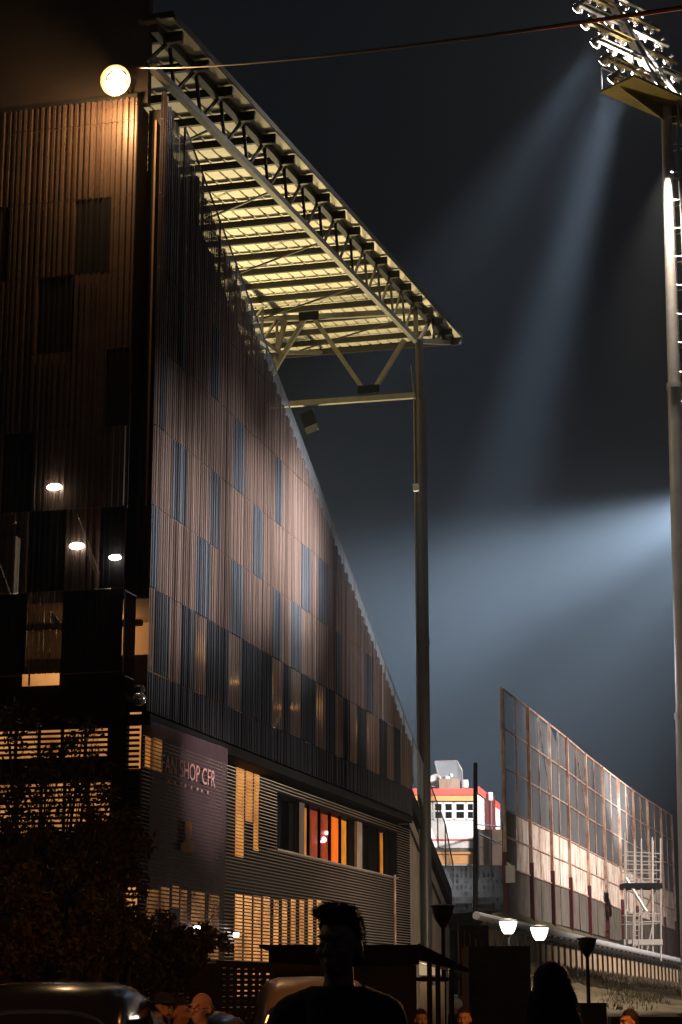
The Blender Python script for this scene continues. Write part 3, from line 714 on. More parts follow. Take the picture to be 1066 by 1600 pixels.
def fpt(i, s, v, o=0):
    """i post index, s 0..1 towards the next, v 0 bottom .. 1 top"""
    j = min(i+1, len(FP)-1); p = FP[i].lerp(FP[j], s); zb_ = FB[i]+(FB[j]-FB[i])*s; zt_ = FT[i]+(FT[j]-FT[i])*s
    q = p+fn_*o; return Vector((q.x, q.y, zb_+(zt_-zb_)*v))
rows = [0, .17, .30, .44, .60, .80, 1.0]
rows = [0, .20, .335, .455, .64, .82, 1.0]
for i in range(len(FP)):
    a, c = fpt(i, 0, 0, .08), fpt(i, 0, 1, .08)
    lo = fpt(i, 0, .26, .08)
    b = MB(); b.bar(lo, c, .15, .2, fd); po = b.build('post', 'rust', fence)
    b = MB(); b.bar(a-Vector((0, 0, 1)), lo, .21, .25, fd); b.build('post_foot', 'redpaint', po)
    if i < len(FP)-1:
        b = MB(); b.bar(fpt(i, .5, .455, .06), fpt(i, .5, 1, .06), .05, .06, fd); b.build('thin_post', 'rust', fence)
        b = MB()
        for k, v in enumerate(rows[1:]):
            b.bar(fpt(i, 0, v, .04), fpt(i, 1, v, .04), .05, .06 if v < 1 else .10)
        if i in (1, 3, 6, 7): b.bar(fpt(i, .5, 1, .05), fpt(i, 1, .64, .05), .04)
        b.build('rail', 'rust', fence)
        for k in range(6):
            for hseg in (0, 1):
                s0, s1 = hseg*.5+.01, hseg*.5+.49
                q = [fpt(i, s0, rows[k]+.004), fpt(i, s1, rows[k]+.004), fpt(i, s1, rows[k+1]-.004), fpt(i, s0, rows[k+1]-.004)]
                if i == 2 and k == 5 and hseg == 0:      # the broken pane
                    q = [q[0], q[1], fpt(i, s1, .93), fpt(i, s0+.3, .965), fpt(i, s0+.2, .995), q[3]]
                tilt = fn_*random.uniform(-.05, .05)
                q[0] = q[0]+tilt
                b = MB(); b.prism(q, -fn_*.015)
                if k >= 3: b.build('pane', 'screen', fence)
                else: b.build('sheet', 'panelgrey' if k == 0 or (i == 0 and hseg == 0 and k > 0) or (i in (5, 6) and k == 0) else 'panelwhite', fence)
# box camera on the fence
p = onD(795, 1365, 86.4); t = thing('signal_box', 'small white box on a bracket by the first post of the glazed fence', 'box', p-Vector((0, 0, .4)))
b = MB(); b.box(p-Vector((.12, .12, .4)), p+Vector((.28, .1, .35))); b.build('case', 'white', t)
b = MB(); b.bar(p+Vector((.1, 0, .35)), p+Vector((-.15, .3, .5)), .07); b.build('bracket', 'white', t)

# ================================================================== SCAFFOLD TOWER
D = 117; t = thing('scaffold_tower', 'white scaffold tower with guard rails in front of the far part of the glazed fence', 'scaffold', onD(1003, 1500, D))
sx = [977, 1004, 1034]; back = H*1.8
b = MB()
def P(x, y, k=0): return onD(x, y, D)+back*k
for x, yt in ((977, 1300), (992, 1312), (1003, 1310), (1020, 1308), (1033, 1310)): b.tube(P(x, 1502), P(x-1, yt), .05, None, 8)
for x, yt in ((985, 1310), (1028, 1310)): b.tube(P(x, 1500, 1), P(x, yt, 1), .045, None, 8)
b.build('upright', 'scaff', t)
b = MB()
for y0, y1 in ((1331, 1334), (1345, 1347), (1359, 1360), (1372, 1374), (1427, 1428), (1441, 1440)): b.tube(P(977, y0), P(1034, y1), .04, None, 6); b.tube(P(977, y0+2, 1), P(1034, y1+2, 1), .035, None, 6)
b.build('guard_rail', 'scaff', t)
b = MB(); b.tube(P(978, 1372), P(1010, 1424), .09, None, 6); b.tube(P(1034, 1375), P(1003, 1440, 1), .05, None, 6); b.tube(P(1008, 1500), P(1024, 1425), .05, None, 6); b.build('brace', 'scaff', t)
for y in (1384, 1472):
    b = MB(); q = P(1005, y, .5); b.obox(q, RT*1.15, H*1.0, Vector((0, 0, .16))); b.build('deck', 'black' if y < 1400 else 'scaff', t)
b = MB()
for x in (988, 997): b.tube(P(x, 1502, -.2), P(x, 1425, -.2), .035, None, 6)
for y in range(1430, 1500, 8): b.tube(P(988, y, -.2), P(997, y, -.2), .025, None, 5)
b.build('ladder', 'scaff', t)

# ================================================================== PRESS BOX beyond the pitch
D = 135
pc = onD(716, 1345, D); pw = lambda x, y, k=0: onD(x, y, D)+H*k
t = thing('press_box', 'white press box with a red and orange roof band and a window row', 'building', Vector((pc.x, pc.y, 0)))
def face(x0, y0, x1, y1, out, depth, m, nm, par=None, k0=0):
    a, c = pw(x0, y0), pw(x1, y1); ctr = (a+c)/2 - H*out + H*depth/2
    b = MB(); b.obox(ctr, RT*((c-a).dot(RT)/2), H*depth/2, Vector((0, 0, abs(a.z-c.z)/2))); return b.build(nm, m, par or t)
face(640, 1254, 742, 1500, 0, 7, 'white', 'body')
face(636, 1233, 745, 1243, .5, 8, 'red', 'roof')
face(636, 1243.5, 744, 1252, .35, 7.5, 'orange', 'soffit')
face(640, 1254, 742, 1281, .02, .02, 'darkmetal', 'window_band')
for x0, x1, m in ((640, 674, 'carglass'), (678, 692, 'carglass'), (694, 708, 'carglass'), (711, 727, 'carglass'), (729, 741, 'carglass')):
    w = face(x0, 1255, x1, 1280, .05, .02, m, 'window')
    b = MB(); z = pw(x0, 1255).z; a, c = pw(x0, 1255)-H*.09, pw(x1, 1280)-H*.09
    b.bar(a, (c.x, c.y, a.z), .12); b.bar((a.x, a.y, c.z), c, .12); b.bar(a, (a.x, a.y, c.z), .14); b.bar((c.x, c.y, a.z), c, .14)
    if x0 > 670: b.bar((a+c)/2+Vector((0, 0, 0))-RT*.5, (a+c)/2+RT*.5, .10)
    b.build('frame', 'white', w)
face(660, 1283, 741, 1311, .15, .2, 'white', 'balcony')
face(660, 1311.5, 742, 1314, .2, .25, 'red', 'stripe')
face(660, 1314.5, 742, 1325, .15, .2, 'white', 'balcony')
face(660, 1325.5, 744, 1331, .1, .3, 'panelgrey', 'ledge')
face(660, 1331.5, 744, 1335, .25, .4, 'orange', 'ledge')
face(660, 1336, 742, 1350, .1, .2, 'orange', 'lower_front')
b = MB()                                                    # receding side
a = pw(742, 1345)
q = [Vector((a.x, a.y, pw(742, 1352).z)), Vector((a.x, a.y, pw(742, 1240).z))]
e = H*6.5+RT*2.2
b.prism([q[0]+RT*.05, q[0]+e, q[1]+e*1-Vector((0, 0, .6)), q[1]+RT*.05], RT*.15); b.build('side_wall', 'white', t)
b = MB(); b.prism([q[1]+RT*.3, q[1]+e*1.05-Vector((0, 0, .6)), q[1]+e*1.05-Vector((0, 0, .1)), q[1]+RT*.3+Vector((0, 0, .5))], RT*.1); b.build('roof_edge', 'red', t)
for k in (.35, .6):
    b = MB(); c = q[0]+e*k; b.box((c.x+.2, c.y-.25, q[0].z), (c.x+.5, c.y, q[1].z+.2)); b.build('pillar', 'redpaint', t)
# things on its roof
rz = pw(700, 1233).z
p = pw(709, 1233)+H*1.5
g = thing('camera_booth', 'clear glass-fronted camera booth standing on the press box roof', 'booth', Vector((p.x, p.y, rz)))
bx = lambda x, y, k=1.5: pw(x, y, k)
b = MB(); a, c = bx(687, 1215), bx(720, 1232); b.obox((a+c)/2, RT*((c-a).dot(RT)/2), H*.7, Vector((0, 0, (a.z-c.z)/2))); b.build('base', 'concrete', g)
b = MB(); b.prism([bx(688, 1215), bx(718, 1215), bx(716, 1185), bx(681, 1186)], H*.03); b.prism([bx(718, 1215), bx(718, 1215)+H*1.2+RT*.3, bx(723, 1190)+H*1.2, bx(716, 1185)], RT*.03); b.build('screen', 'glass', g)
b = MB(); b.path([bx(688, 1215), bx(681, 1186), bx(716, 1185), bx(724, 1200), bx(725, 1232)], [.05]*5, 6); b.build('frame', 'galv', g)
b = MB(); b.ball(bx(700, 1212), (.2, .2, .16)); b.ball(bx(707, 1208), (.12, .12, .14)); b.tube(bx(700, 1215), bx(708, 1206), .05); b.build('camera', 'white', g)
p = bx(682, 1218); g = thing('satellite_dish', 'white satellite dish beside the glass booth on the press box roof', 'dish', Vector((p.x, p.y, rz)))
b = MB(); b.lathe(p, [(.05, 0), (.35, .05), (.52, .2), (.5, .22), (.33, .09), (.05, .05)], 18, (-H*.8-RT*.4+Vector((0, 0, .4)))); b.build('dish', 'white', g, smooth=True)
b = MB(); b.tube((p.x, p.y, rz), p, .05); b.build('mast', 'galv', g)
for x, y, lb in ((731, 1220, 'small white lamp box on the press box roof right of the glass booth'), (770, 1240, 'small white lamp box on a red post behind the press box')):
    p = bx(x, y, 2); g = thing('roof_lamp', lb, 'lamp', Vector((p.x, p.y, p.z-.9)))
    b = MB(); b.box(p-Vector((.16, .1, .28)), p+Vector((.16, .1, .28))); b.build('housing', 'white', g)
    b = MB(); b.tube(p-Vector((0, 0, .3)), p-Vector((0, 0, 1.2 if x < 740 else 6)), .05 if x < 740 else .14); b.build('post', 'redpaint', g)
# terrace below it
def low(x0, y0, x1, y1, D, depth):
    a, c = onD(x0, y0, D), onD(x1, y1, D); b = MB(); ctr = (a+c)/2+H*depth/2
    b.obox(ctr, RT*((c-a).dot(RT)/2), H*depth/2, Vector((0, 0, abs(a.z-c.z)/2))); return b, Vector((ctr.x, ctr.y, min(a.z, c.z)))
t = thing('terrace', 'dark stepped terrace with rows of seats below the white press box', 'terrace', flat(110, (700-533)/3090*110))
b = MB()
for i in range(9):
    a, c = onD(672, 1352+i*9.5, 112-i*1.4), onD(812, 1352+i*9.5, 112-i*1.4)
    b.obox((a+c)/2-Vector((0, 0, 2.0))+H*.7, RT*((c-a).dot(RT)/2), H*.69, Vector((0, 0, 2.0)))
b.build('step', 'terracedark', t)
for i in range(1, 9):
    b = MB()
    for x in range(676, 800, 7):
        if random.random() < .8: q = onD(x, 1351+i*9.5, 112.2-i*1.4); b.obox(q+Vector((0, 0, .0)), RT*.2, H*.04, Vector((0, 0, .2)))
    b.build('seat_row', 'terracedark', t)
b, o = low(748, 1296, 812, 1352, 124, 3); tag(own_origin(b, 'parapet_wall', 'concrete', o), 'brown concrete wall behind the railing between press box and glazed fence', 'wall')
t = thing('railing', 'dark pipe railing in front of the press box beside the glazed fence', 'railing', onD(768, 1370, 100))
b = MB()
for x in (748, 768, 786): b.tube(onD(x, 1375, 100), onD(x, 1295, 100), .045, None, 6)
b.build('post', 'darkmetal', t)
b = MB()
for y0, y1 in ((1300, 1322), (1288, 1292)): b.tube(onD(742, y0, 100), onD(790, y1, 100), .04, None, 6)
b.build('rail', 'darkmetal', t)
b = MB(); b.tube(onD(743, 1450, 84), onD(743, 1192, 84), .12, .09, 10); tag(own_origin(b, 'steel_pole', 'darkmetal', onD(743, 1450, 84)), 'bare dark pole standing between the sloping parapet and the glazed fence', 'pole')

# ================================================================== RETAINING WALL, PIPE, BANK
W0, W1 = onD(746, 1432, 78), onD(1062, 1502, 128)
wd = (W1-W0); wd.z = 0; wd.normalize(); wn = Vector((wd.y, -wd.x, 0))
t = thing('retaining_wall', 'ochre retaining wall with dark posts below the glazed fence', 'wall', Vector((W0.x, W0.y, W0.z-1.6)))
b = MB(); b.prism([W0-Vector((0, 0, .35)), W1-Vector((0, 0, .35)), W1-Vector((0, 0, 3.4)), W0-Vector((0, 0, 3.4))], -wn*.4); b.build('wall_face', 'retain', t)
L = (W1-W0).length
b = MB(); k = .6
while k < L: q = W0.lerp(W1, k/L)+wn*.25; b.box(q-Vector((.05, .05, 1.9)), q+Vector((.05, .05, 0))); k += 1.35
b.build('fence_post', 'darkmetal', t)
b = MB(); b.tube(W0+wn*.2-Vector((0, 0, .33)), W1+wn*.2-Vector((0, 0, .33)), .12, None, 8); b.build('dark_rail', 'darkmetal', t)
b = MB(); b.tube(W0+wn*.22-wd*1.0, W1+wn*.22, .16, None, 12); tag(own_origin(b, 'pipeline', 'pipe', W0), 'thick pale pipe running along the top of the ochre retaining wall', 'pipe')
# verge between wall and fence
b = MB(); n = 24
for i in range(n+1):
    p = W0.lerp(W1, i/n)-Vector((0, 0, .45)); f_ = fence_at(746+316*i/n) if False else FP[0].lerp(FP[-1], i/n); zf = FB[0]+(FB[-1]-FB[0])*i/n
    b.v += [p, Vector(((p.x+f_.x)/2, (p.y+f_.y)/2, (p.z+zf)/2+.2+.1*noise.noise(p))), Vector((f_.x, f_.y, zf+.05))]+[Vector((f_.x, f_.y, zf))-fn_*30-Vector((0, 0, 1.5))]
for i in range(n):
    for j in range(3): a = i*4+j; b.f.append([a, a+1, a+5, a+4])
structure(b, 'verge', 'grass', True)
# bank falling from the wall towards the road
b = MB(); n = 40; m_ = 16
foot = [onD(700+420*i/n, 1588, 55+6*i/n) for i in range(n+1)]
for i in range(n+1):
    p = W0.lerp(W1, i/n)-Vector((0, 0, 1.55+.5*i/n*0)); q = foot[i]
    for j in range(m_+1):
        s = j/m_; v = p.lerp(q, s); v.z += .5*s*(1-s)+.16*noise.noise(v*.55)*min(1, s*5)+.05*noise.noise(v*2.2); b.v.append(v)
    b.v.append(Vector((q.x, q.y, -1.2)))
for i in range(n):
    for j in range(m_+1): a = i*(m_+2)+j; b.f.append([a, a+1, a+m_+3, a+m_+2])
structure(b, 'grass_bank', 'soil', True)
b = MB()
for _ in range(26000):
    i = random.uniform(0, n); s = random.random()**1.2
    i0 = int(i); p = (W0.lerp(W1, i/n)-Vector((0, 0, 1.55))).lerp(foot[i0].lerp(foot[min(n, i0+1)], i-i0), s)
    p.z += .5*s*(1-s)+.16*noise.noise(p*.55)*min(1, s*5)
    if noise.noise(Vector((p.x*.35, p.y*.12, 3))) + .75*(.5-s) - .1 < random.uniform(-.25, .25): continue
    a = random.uniform(0, PI); h_ = random.uniform(.08, .3); w_ = .02
    d_ = Vector((math.cos(a), math.sin(a), 0)); l_ = Vector((random.uniform(-.1, .1), random.uniform(-.1, .1), h_))
    b.add([p-d_*w_, p+d_*w_, p+l_], [(0, 1, 2)])
tag(b.build('grass_tufts', 'grass', None, fix=False), 'rough grass growing down the lit bank', 'grass', kind='stuff')
# lower walls at its foot
b, o = low(732, 1478, 832, 1640, 52, 3); tag(own_origin(b, 'stone_wall', 'stone', o), 'dark stone wall behind the two lit lamps at the foot of the bank', 'wall')
b, o = low(832, 1567, 950, 1640, 45, .5); tag(own_origin(b, 'garden_wall', 'stone', o), 'low dark wall behind the long-haired person', 'wall')
b, o = low(955, 1589, 1130, 1640, 42, .5); tag(own_origin(b, 'kerb_wall', 'stone', o), 'low brown wall along the bottom right edge', 'wall')
t = MB()
for i in range(5): 
    a = onD(716+i*9, 1446+i*7, 62-i*.5); c = onD(762, 1446+i*7, 62-i*.5); t.obox((a+c)/2-Vector((0, 0, 1.2)), RT*((c-a).dot(RT)/2), H*.4, Vector((0, 0, 1.2)))
structure(t, 'steps', 'stone')

# ================================================================== STREET LAMPS
def street_lamp(px, ytop, D, lit, label, w=28):
    top = onD(px, ytop, D); base = Vector((top.x, top.y, ground(D))); r = w/3090*D/2
    t = thing('street_lamp', label, 'street lamp', base, 'bowl street lamps by the bank')
    b = MB(); h = r*1.5; b.lathe(top-Vector((0, 0, h)), [(r*.45, 0), (r*.72, h*.25), (r*.92, h*.62), (r, h*.92)], 20); b.build('bowl', 'lampbowl' if lit else 'darkmetal', t, smooth=True)
    b = MB(); b.lathe(top-Vector((0, 0, h*.07)), [(r*1.03, 0), (r*1.12, h*.1), (r*.2, h*.22)], 20); b.build('lid', 'darkmetal', t)
    b = MB(); b.tube(base, top-Vector((0, 0, h)), .07, .05, 10); b.tube(base, base+Vector((0, 0, .8)), .11, .1, 10); b.tube(top-Vector((0, 0, h*1.25)), top-Vector((0, 0, h)), .06, r*.45, 12); b.build('pole', 'darkmetal', t)
    if lit: lamp('lamp_light', 'POINT', top-Vector((0, 0, h*.3))-H*.0+Vector((0, 0, 1.0)), lit, (1, .80, .58), t, radius=.3)
    return t
street_lamp(794, 1438, 67, 560, 'lit bowl street lamp, the left of the two shining before the pale pipe')
street_lamp(843, 1448, 66, 560, 'lit bowl street lamp, the right of the two shining before the pale pipe')
street_lamp(917, 1467, 56, 0, 'unlit bowl street lamp in front of the grassy bank', 30)
street_lamp(692, 1416, 50, 0, 'unlit bowl street lamp in front of the concrete end wall of the stand', 36)

# ================================================================== KIOSK, LATTICE FENCE
D = 37
k0 = onD(470, 1600, D); t = thing('kiosk', 'low dark kiosk with a flat roof and a sloping canopy below the louvres', 'kiosk', Vector((k0.x, k0.y, ground(D))))
def kbox(x0, y0, x1, y1, D, depth, m, nm):
    b, o = low(x0, y0, x1, y1, D, depth); return b.build(nm, m, t)
kbox(425, 1508, 652, 1650, D+.3, 3, 'darkwall', 'wall')
kbox(420, 1478, 655, 1507, D, 3.6, 'black', 'roof')
kbox(405, 1476, 660, 1480, D-.15, 3.9, 'black', 'roof_edge')
b = MB(); a, c = onD(655, 1474, D), onD(732, 1513, D-.2); th = Vector((0, 0, -.22)); b.prism([a, c, c+th*.35, a+th*1.4], H*3.2); b.build('canopy', 'black', t)
kbox(655, 1504, 690, 1524, D+3.2, .2, 'white', 'sign_panel')
kbox(650, 1527, 718, 1533, D+2.0, .3, 'darkmetal', 'counter')
for x in (671, 684, 705):
    b = MB(); p = onD(x, 1500, D+.5); b.tube((p.x, p.y, ground(D)), p, .05); b.build('post', 'darkmetal', t)
kbox(656, 1534, 668, 1640, D+3.1, .1, 'concrete', 'back_panel'); kbox(675, 1540, 682, 1640, D+3.0, .1, 'concrete', 'back_panel'); kbox(688, 1534, 696, 1640, D+3.1, .1, 'concrete', 'back_panel')
p = onD(661, 1496, D+2.4); b = MB(); b.ball(p, (.08, .08, .05)); b.build('canopy_lamp', 'lampwarm', t)
lamp('lamp_light', 'POINT', p-Vector((0, 0, .2)), 14, (1, .7, .4), t, radius=.06)
D = 34
t = thing('lattice_fence', 'dark lattice fence under a horizontal beam in front of the louvres', 'fence', onD(400, 1600, D))
b = MB(); a, c = onD(338, 1499, D), onD(506, 1514, D); a2, c2 = onD(338, 1509, D), onD(506, 1524, D); b.prism([onD(338, 1500, D), onD(508, 1509, D), onD(508, 1519, D), onD(338, 1511, D)], H*.2); b.build('beam', 'darkwall', t)
b = MB(); Lf = onD(345, 1512, D); Rf = onD(430, 1512, D); wF = (Rf-Lf).dot(RT); z1 = Lf.z; z0 = ground(D)
n = int(wF/.125)
for i in range(n+1): q = Lf+RT*(i*.125); b.obox(Vector((q.x, q.y, (z0+z1)/2)), RT*.036, H*.02, Vector((0, 0, (z1-z0)/2)))
k = z0+.05
while k < z1: q = (Lf+Rf)/2; b.obox(Vector((q.x, q.y, k))+H*.042, RT*(wF/2), H*.02, Vector((0, 0, .032))); k += .092
b.build('lattice', 'darkwall', t)
for x in (340, 505): b = MB(); q = onD(x, 1505, D); b.box(q-Vector((.06, .06, q.z-z0)), q+Vector((.06, .06, 0))); b.build('post', 'darkwall', t)
t = thing('gate_pillar', 'dark square pillar beside the lattice fence at the end of the hedge', 'pillar', Vector((onD(318, 1600, 34).x, onD(318, 1600, 34).y, ground(34))))
b, o = low(296, 1512, 338, 1650, 34, .6); b.build('shaft', 'darkwall', t)
b, o = low(292, 1505, 341, 1512, 33.95, .7); b.build('cap', 'stone', t)

# ================================================================== TREES AND SHRUBS
def plant(name, label, cat, px, D, blobs, nleaf, leaf, m, group, seed, trunk_r=.07):
    rnd = random.Random(seed)
    base = onD(px, 1540, D); base = Vector((base.x, base.y, ground(D)))
    t = thing(name, label, cat, base, group)
    cs = [(onD(x, y, D)+H*rnd.uniform(-.5, .5), r) for x, y, r in blobs]
    b = MB()
    for c, r in cs:
        mid = base.lerp(c, .5); mid.z = base.z+(c.z-base.z)*.6; mid += Vector((rnd.uniform(-.15, .15), rnd.uniform(-.15, .15), 0))
        b.path([base, base.lerp(mid, .5)+Vector((0, 0, .1)), mid, c], [trunk_r, trunk_r*.75, trunk_r*.5, .012], 7)
        for _ in range(9):
            e = c+Vector((rnd.gauss(0, 1), rnd.gauss(0, 1), rnd.gauss(0, 1)))*r*.55; b.tube(mid.lerp(c, rnd.uniform(.3, 1)), e, .014, .004, 5)
    b.build('trunk', 'bark', t)
    b = MB(); tot = sum(r*r for _, r in cs)
    for c, r in cs:
        sub = [(c+Vector((rnd.gauss(0, 1), rnd.gauss(0, 1), rnd.gauss(0, .8)))*r*.5, r*rnd.uniform(.18, .42)) for _ in range(14)]
        for _ in range(int(nleaf*r*r/tot)):
            sc, sr = rnd.choice(sub)
            v = Vector((rnd.gauss(0, 1), rnd.gauss(0, 1), rnd.gauss(0, 1))).normalized()*sr*rnd.random()**.4
            p = sc+v; d = Vector((rnd.gauss(0, 1), rnd.gauss(0, 1), rnd.gauss(-.4, 1))).normalized(); s = d.cross(Vector((rnd.gauss(0, 1), rnd.gauss(0, 1), rnd.gauss(0, 1)))).normalized()
            l = leaf*rnd.uniform(.6, 1.3); b.add([p, p+d*l*.5+s*l*.22, p+d*l, p+d*l*.5-s*l*.22], [(0, 1, 2, 3)])
    b.build('crown', m, t, fix=False)
    return t
G = 'trees and shrubs before the rear of the stand'
plant('tree', 'loose dark tree whose twigs cross the lit blinds at the left edge', 'tree', 50, 34, [(15,1140,.55),(75,1190,.5),(130,1150,.35),(20,1230,.7),(110,1235,.5),(60,1290,.6),(150,1195,.3)], 2300, .13, 'leaf', G, 3)
plant('shrub', 'large dense shrub with brownish leaves against the dark corner of the stand', 'shrub', 130, 32, [(150,1310,.65),(185,1290,.42),(105,1360,.85),(175,1370,.55),(60,1330,.7),(20,1360,.7)], 11000, .12, 'leafdry', G, 5)
plant('shrub', 'low shrub with reddish brown leaves at the left edge behind the black car', 'shrub', 30, 28, [(20,1435,.6),(60,1475,.55),(-10,1480,.6),(110,1470,.5)], 9000, .11, 'leafdry', G, 8)
plant('shrub', 'dark middle shrub between the brownish shrub and the low hedge', 'shrub', 170, 29, [(165,1430,.5),(140,1480,.5),(190,1475,.5),(205,1440,.35)], 8000, .11, 'leaf', G, 9)
plant('hedge', 'low spreading hedge with a flat top below the banner', 'hedge', 260, 31, [(225,1478,.42),(260,1476,.40),(295,1475,.38),(315,1474,.28),(240,1510,.5),(280,1515,.5),(200,1500,.5)], 10000, .10, 'leaf', G, 11)

# ================================================================== CARS
def loft(b, secs):
    n = len(secs[0]); base = len(b.v)
    for s in secs: b.v += [Vector(p) for p in s]
    for i in range(len(secs)-1):
        for j in range(n): b.f.append([base+i*n+j, base+i*n+(j+1) % n, base+(i+1)*n+(j+1) % n, base+(i+1)*n+j])
    b.f.append(list(reversed(range(base, base+n)))); b.f.append(list(range(base+(len(secs)-1)*n, base+len(secs)*n)))
def make_car(pos, yaw, paint, label, height=1.72, group='parked cars at the bottom of the picture', glints=True):
    """x across, y from tail (0) to nose (4.4)"""
    rot = Matrix.Rotation(yaw, 3, 'Z'); pos = Vector(pos); k = height/1.72
    t = thing('parked_car', label, 'car', pos, group)
    tr = lambda x, y, z: pos+rot @ Vector((x, y-2.2, z*k))
    def sec(y, w, z0, z1, e=3.2, n=28):
        out = []
        for i in range(n):
            a = 2*PI*i/n; c, s = math.cos(a), math.sin(a)
            out.append(tr(w*math.copysign(abs(c)**(2/e), c), y, (z0+z1)/2+(z1-z0)/2*math.copysign(abs(s)**(2/e), s)))
        return out
    b = MB(); loft(b, [sec(.0, .78, .42, .80), sec(.08, .86, .32, .98), sec(.6, .90, .26, 1.04), (sec(2.2, .91, .24, 1.02)), sec(3.2, .90, .26, 1.0), sec(4.0, .86, .28, .90), sec(4.35, .74, .34, .74)])
    bd = b.build('body', paint, t, smooth=True)
    def cab(y, wb, wt, z0, z1, n=9):
        pts = [tr(-wb, y, z0)]
        for i in range(n):
            a = PI-PI*i/(n-1); pts.append(tr(wt*math.copysign(abs(math.cos(a))**.45, math.cos(a)), y+0*z1, z1-.24*(1-abs(math.sin(a))**.6)*min(1, (z1-z0)*2)))
        pts.append(tr(wb, y, z0)); return pts
    b = MB(); loft(b, [cab(.12, .80, .60, .95, 1.02), cab(.42, .82, .56, .95, 1.56), cab(.8, .83, .58, .95, 1.70), cab(1.7, .83, .60, .95, 1.72), cab(2.4, .83, .64, .95, 1.66), cab(2.8, .82, .62, .95, 1.5), cab(3.5, .80, .6, .95, 1.0)])
    rf = b.build('cabin', paint, t, smooth=True)
    # rear window with bright surround
    arc = []
    for i in range(17):
        a = PI-PI*i/16; x = .56*math.copysign(abs(math.cos(a))**.6, math.cos(a)); z = 1.08+.44*abs(math.sin(a))**.7
        y = .12+.30*(z-1.02)/.54-.035; arc.append(tr(x, y, z))
    b = MB(); b.prism(arc, rot @ Vector((0, .02, 0))); g = b.build('rear_window', 'carglass', t)
    b = MB(); b.path(arc+[arc[0]], [.016]*18, 6); b.build('trim', 'chrome', g)
    for s in (-1, 1):
        q = [tr(s*.855, .75, 1.06), tr(s*.855, 3.1, 1.04), tr(s*.70, 2.65, 1.46), tr(s*.69, 1.0, 1.52)]
        b = MB(); b.prism(q, rot @ Vector((s*.012, 0, .004))); b.build('side_window', 'carglass', t)
        for y in (.85, 3.5):
            b = MB(); c = tr(s*.80, y, .34/k); ax = rot @ Vector((s, 0, 0)); b.lathe(c, [(.2, -.1), (.32, -.1), (.34, -.05), (.34, .07), (.31, .11), (.2, .11)], 24, ax); w = b.build('wheel', 'tyre', t)
            b = MB(); b.lathe(c, [(.21, .0), (.2, .112), (.06, .1), (.05, .12)], 18, ax); b.build('rim', 'chrome', w)
        b = MB(); b.obox(tr(s*.66, .12, 1.0), rot @ Vector((.07, 0, -.0)), rot @ Vector((0, .05, .02)), rot @ Vector((-s*.03, .06, .19))); tl_ = b.build('tail_light', 'redpaint', t)
        if glints and s > 0:
            b = MB()
            for i in range(5): b.ball(tr(.80-.0*i-.025*i*0-.03*i, .17+.03*i, 1.10+.065*i), .026, 8, 6)
            b.build('led', 'ledwhite', tl_)  # glowing dots added for reflections on the car
        b = MB(); b.ball(tr(s*.60, 4.2, .72), (.16, .1, .09)); b.build('headlight', 'chrome', t)
        b = MB(); b.ball(tr(s*1.0, 2.75, 1.1), (.11, .08, .08)); b.build('mirror', paint, t)
    b = MB(); b.box((0,0,0),(0.001,0.001,0.001)); b.v = []; b.f = []
    b.obox(tr(0, -.01, .62), rot @ Vector((.27, 0, 0)), rot @ Vector((0, .012, 0)), Vector((0, 0, .06))); b.build('number_plate', 'white', t)
    return t
p = onD(112, 1540, 15.4); make_car(Vector((p.x, p.y, ground(15))), YAW+.02, 'carblack', 'glossy black car with a bright arched window trim at the bottom left', 1.76)
p = onD(486, 1540, 23); make_car(Vector((p.x, p.y, ground(23))), YAW+.04, 'vanpaint', 'car with a pale rounded roof behind the dark figure in the foreground', 2.03, glints=False)
p = onD(290, 1540, 20); make_car(Vector((p.x, p.y, ground(20))), YAW-.05, 'carblack', 'low dark car behind the bald person with a white lamp glint at its right', 1.62)

